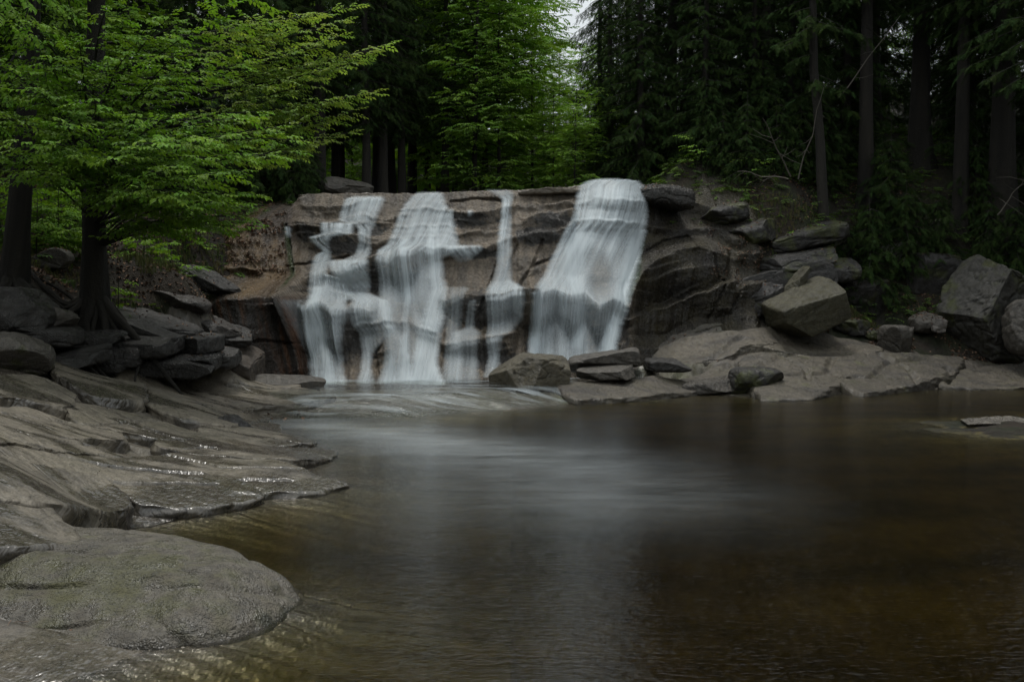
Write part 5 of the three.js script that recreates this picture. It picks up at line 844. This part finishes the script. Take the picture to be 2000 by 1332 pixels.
  for (const [px, d, r, n] of [[232, 23.6, .7, 260], [260, 25, .8, 160], [350, 30, 1, 160], [400, 31.5, 1.2, 200], [470, 34, 1, 160], [60, 24.5, 1.2, 120], [300, 27.5, 1, 120]]) for (let i = 0; i < n; i++) { const a = rnd() * 6.3, q = r * Math.sqrt(rnd()), x = atX(px, d) + Math.cos(a) * q, dd = d + Math.sin(a) * q; ms.push(new THREE.Matrix4().compose(new THREE.Vector3(x, tps2(x, dd), -dd), new THREE.Quaternion().setFromAxisAngle(UPV, rnd() * 6.3), new THREE.Vector3(.4, rr(.18, .42), .4))); cs.push(gCol()); }
  scatter('grass', 'tufts of grass round the foot of the big beech', 'grass', ms, cs, blade, M.litter);
  ms = []; cs = [];
  for (const [px, d, r, n] of [[1510, 38, 1.1, 260], [1440, 38.4, 1, 160], [1570, 38, 1, 200], [1640, 37, 1, 160], [1690, 36.8, .9, 200], [1850, 39, 1.2, 160], [1950, 39, 1.2, 200]]) for (let i = 0; i < n; i++) { const a = rnd() * 6.3, q = r * Math.sqrt(rnd()), x = atX(px, d) + Math.cos(a) * q, dd = d + Math.sin(a) * q; ms.push(new THREE.Matrix4().compose(new THREE.Vector3(x, tps2(x, dd), -dd), new THREE.Quaternion().setFromAxisAngle(UPV, rnd() * 6.3), new THREE.Vector3(.35, rr(.12, .32), .35))); cs.push(gCol()); }
  scatter('grass', 'grass and moss tufts on the steep slope', 'grass', ms, cs, blade, M.litter);
}
{ // low green growth on the slopes
  for (const [name, label, n, box, geo, mat, test] of [
    ['undergrowth', 'low green undergrowth on the steep slope under the spruces', 5200, [3.5, 24, 36.6, 48], farSprays, M.farLeaf, (x, d) => x > 3.6 && (d > 38 || x > 9) && tps2(x, d) > 2.2], ['undergrowth', 'low green undergrowth on the slope behind the big beech', 3000, [-24, -8, 24, 42], farSprays, M.farLeaf, (x, d) => x < -9.5 - (d > 30 ? -1.5 : 0) && bankMask(x, d) < 0.3]]) {
    seed(n); const ms = [], cs = [];
    for (let i = 0; i < n; i++) { const x = rr(box[0], box[1]), d = rr(box[2], box[3]); if (!test(x, d) || noise(x * 0.5, d * 0.5, 33) < -0.12) continue; const a = rnd() * 6.3; ms.push(place(new THREE.Vector3(x, tps2(x, d) + rr(0.02, 0.35), -d), new THREE.Vector3(Math.cos(a), rr(-.3, .3), Math.sin(a)), rr(-.6, .6), rr(0.4, 0.9))); cs.push(tintOf(0.35).multiplyScalar(0.5)); }
    top(instanced(name, geo[0], mat, ms, cs), name, label, 'undergrowth', null, 'stuff');
  }
}
// ------------------------------------------------------------------ the rest of the wood, beside and behind the tripod: it shades the banks
seed(800);
for (const [x, d, p, s] of [[23.5, 30, spC, 1], [21, 25, spC, 1], [19, 19, spC, 1], [17, 12, spC, 1], [25.5, 35, spC, 1.1], [20, 5, spC, 1], [-15, 18, spC, 1], [-17, 12, spC, 1.05], [-14, 25, spA, 1], [-18, 22, spC, 1.1], [-16, 6, spC, 1], [-20, 30, spC, 1.1], [-12, -4, spC, 1], [12, -6, spC, 1], [-4, -12, spC, 1], [5, -13, spC, 1.05], [16, -1, spC, 1], [-17, 0, spA, 1]])
  plant(p, one(p), x, d, { turn: rnd() * 6.3, scale: s }, 'spruce_tree', 'tall spruce standing back from the pool on the surrounding slope', 'tree', 'spruces round the pool');

renderer.render(scene, camera);
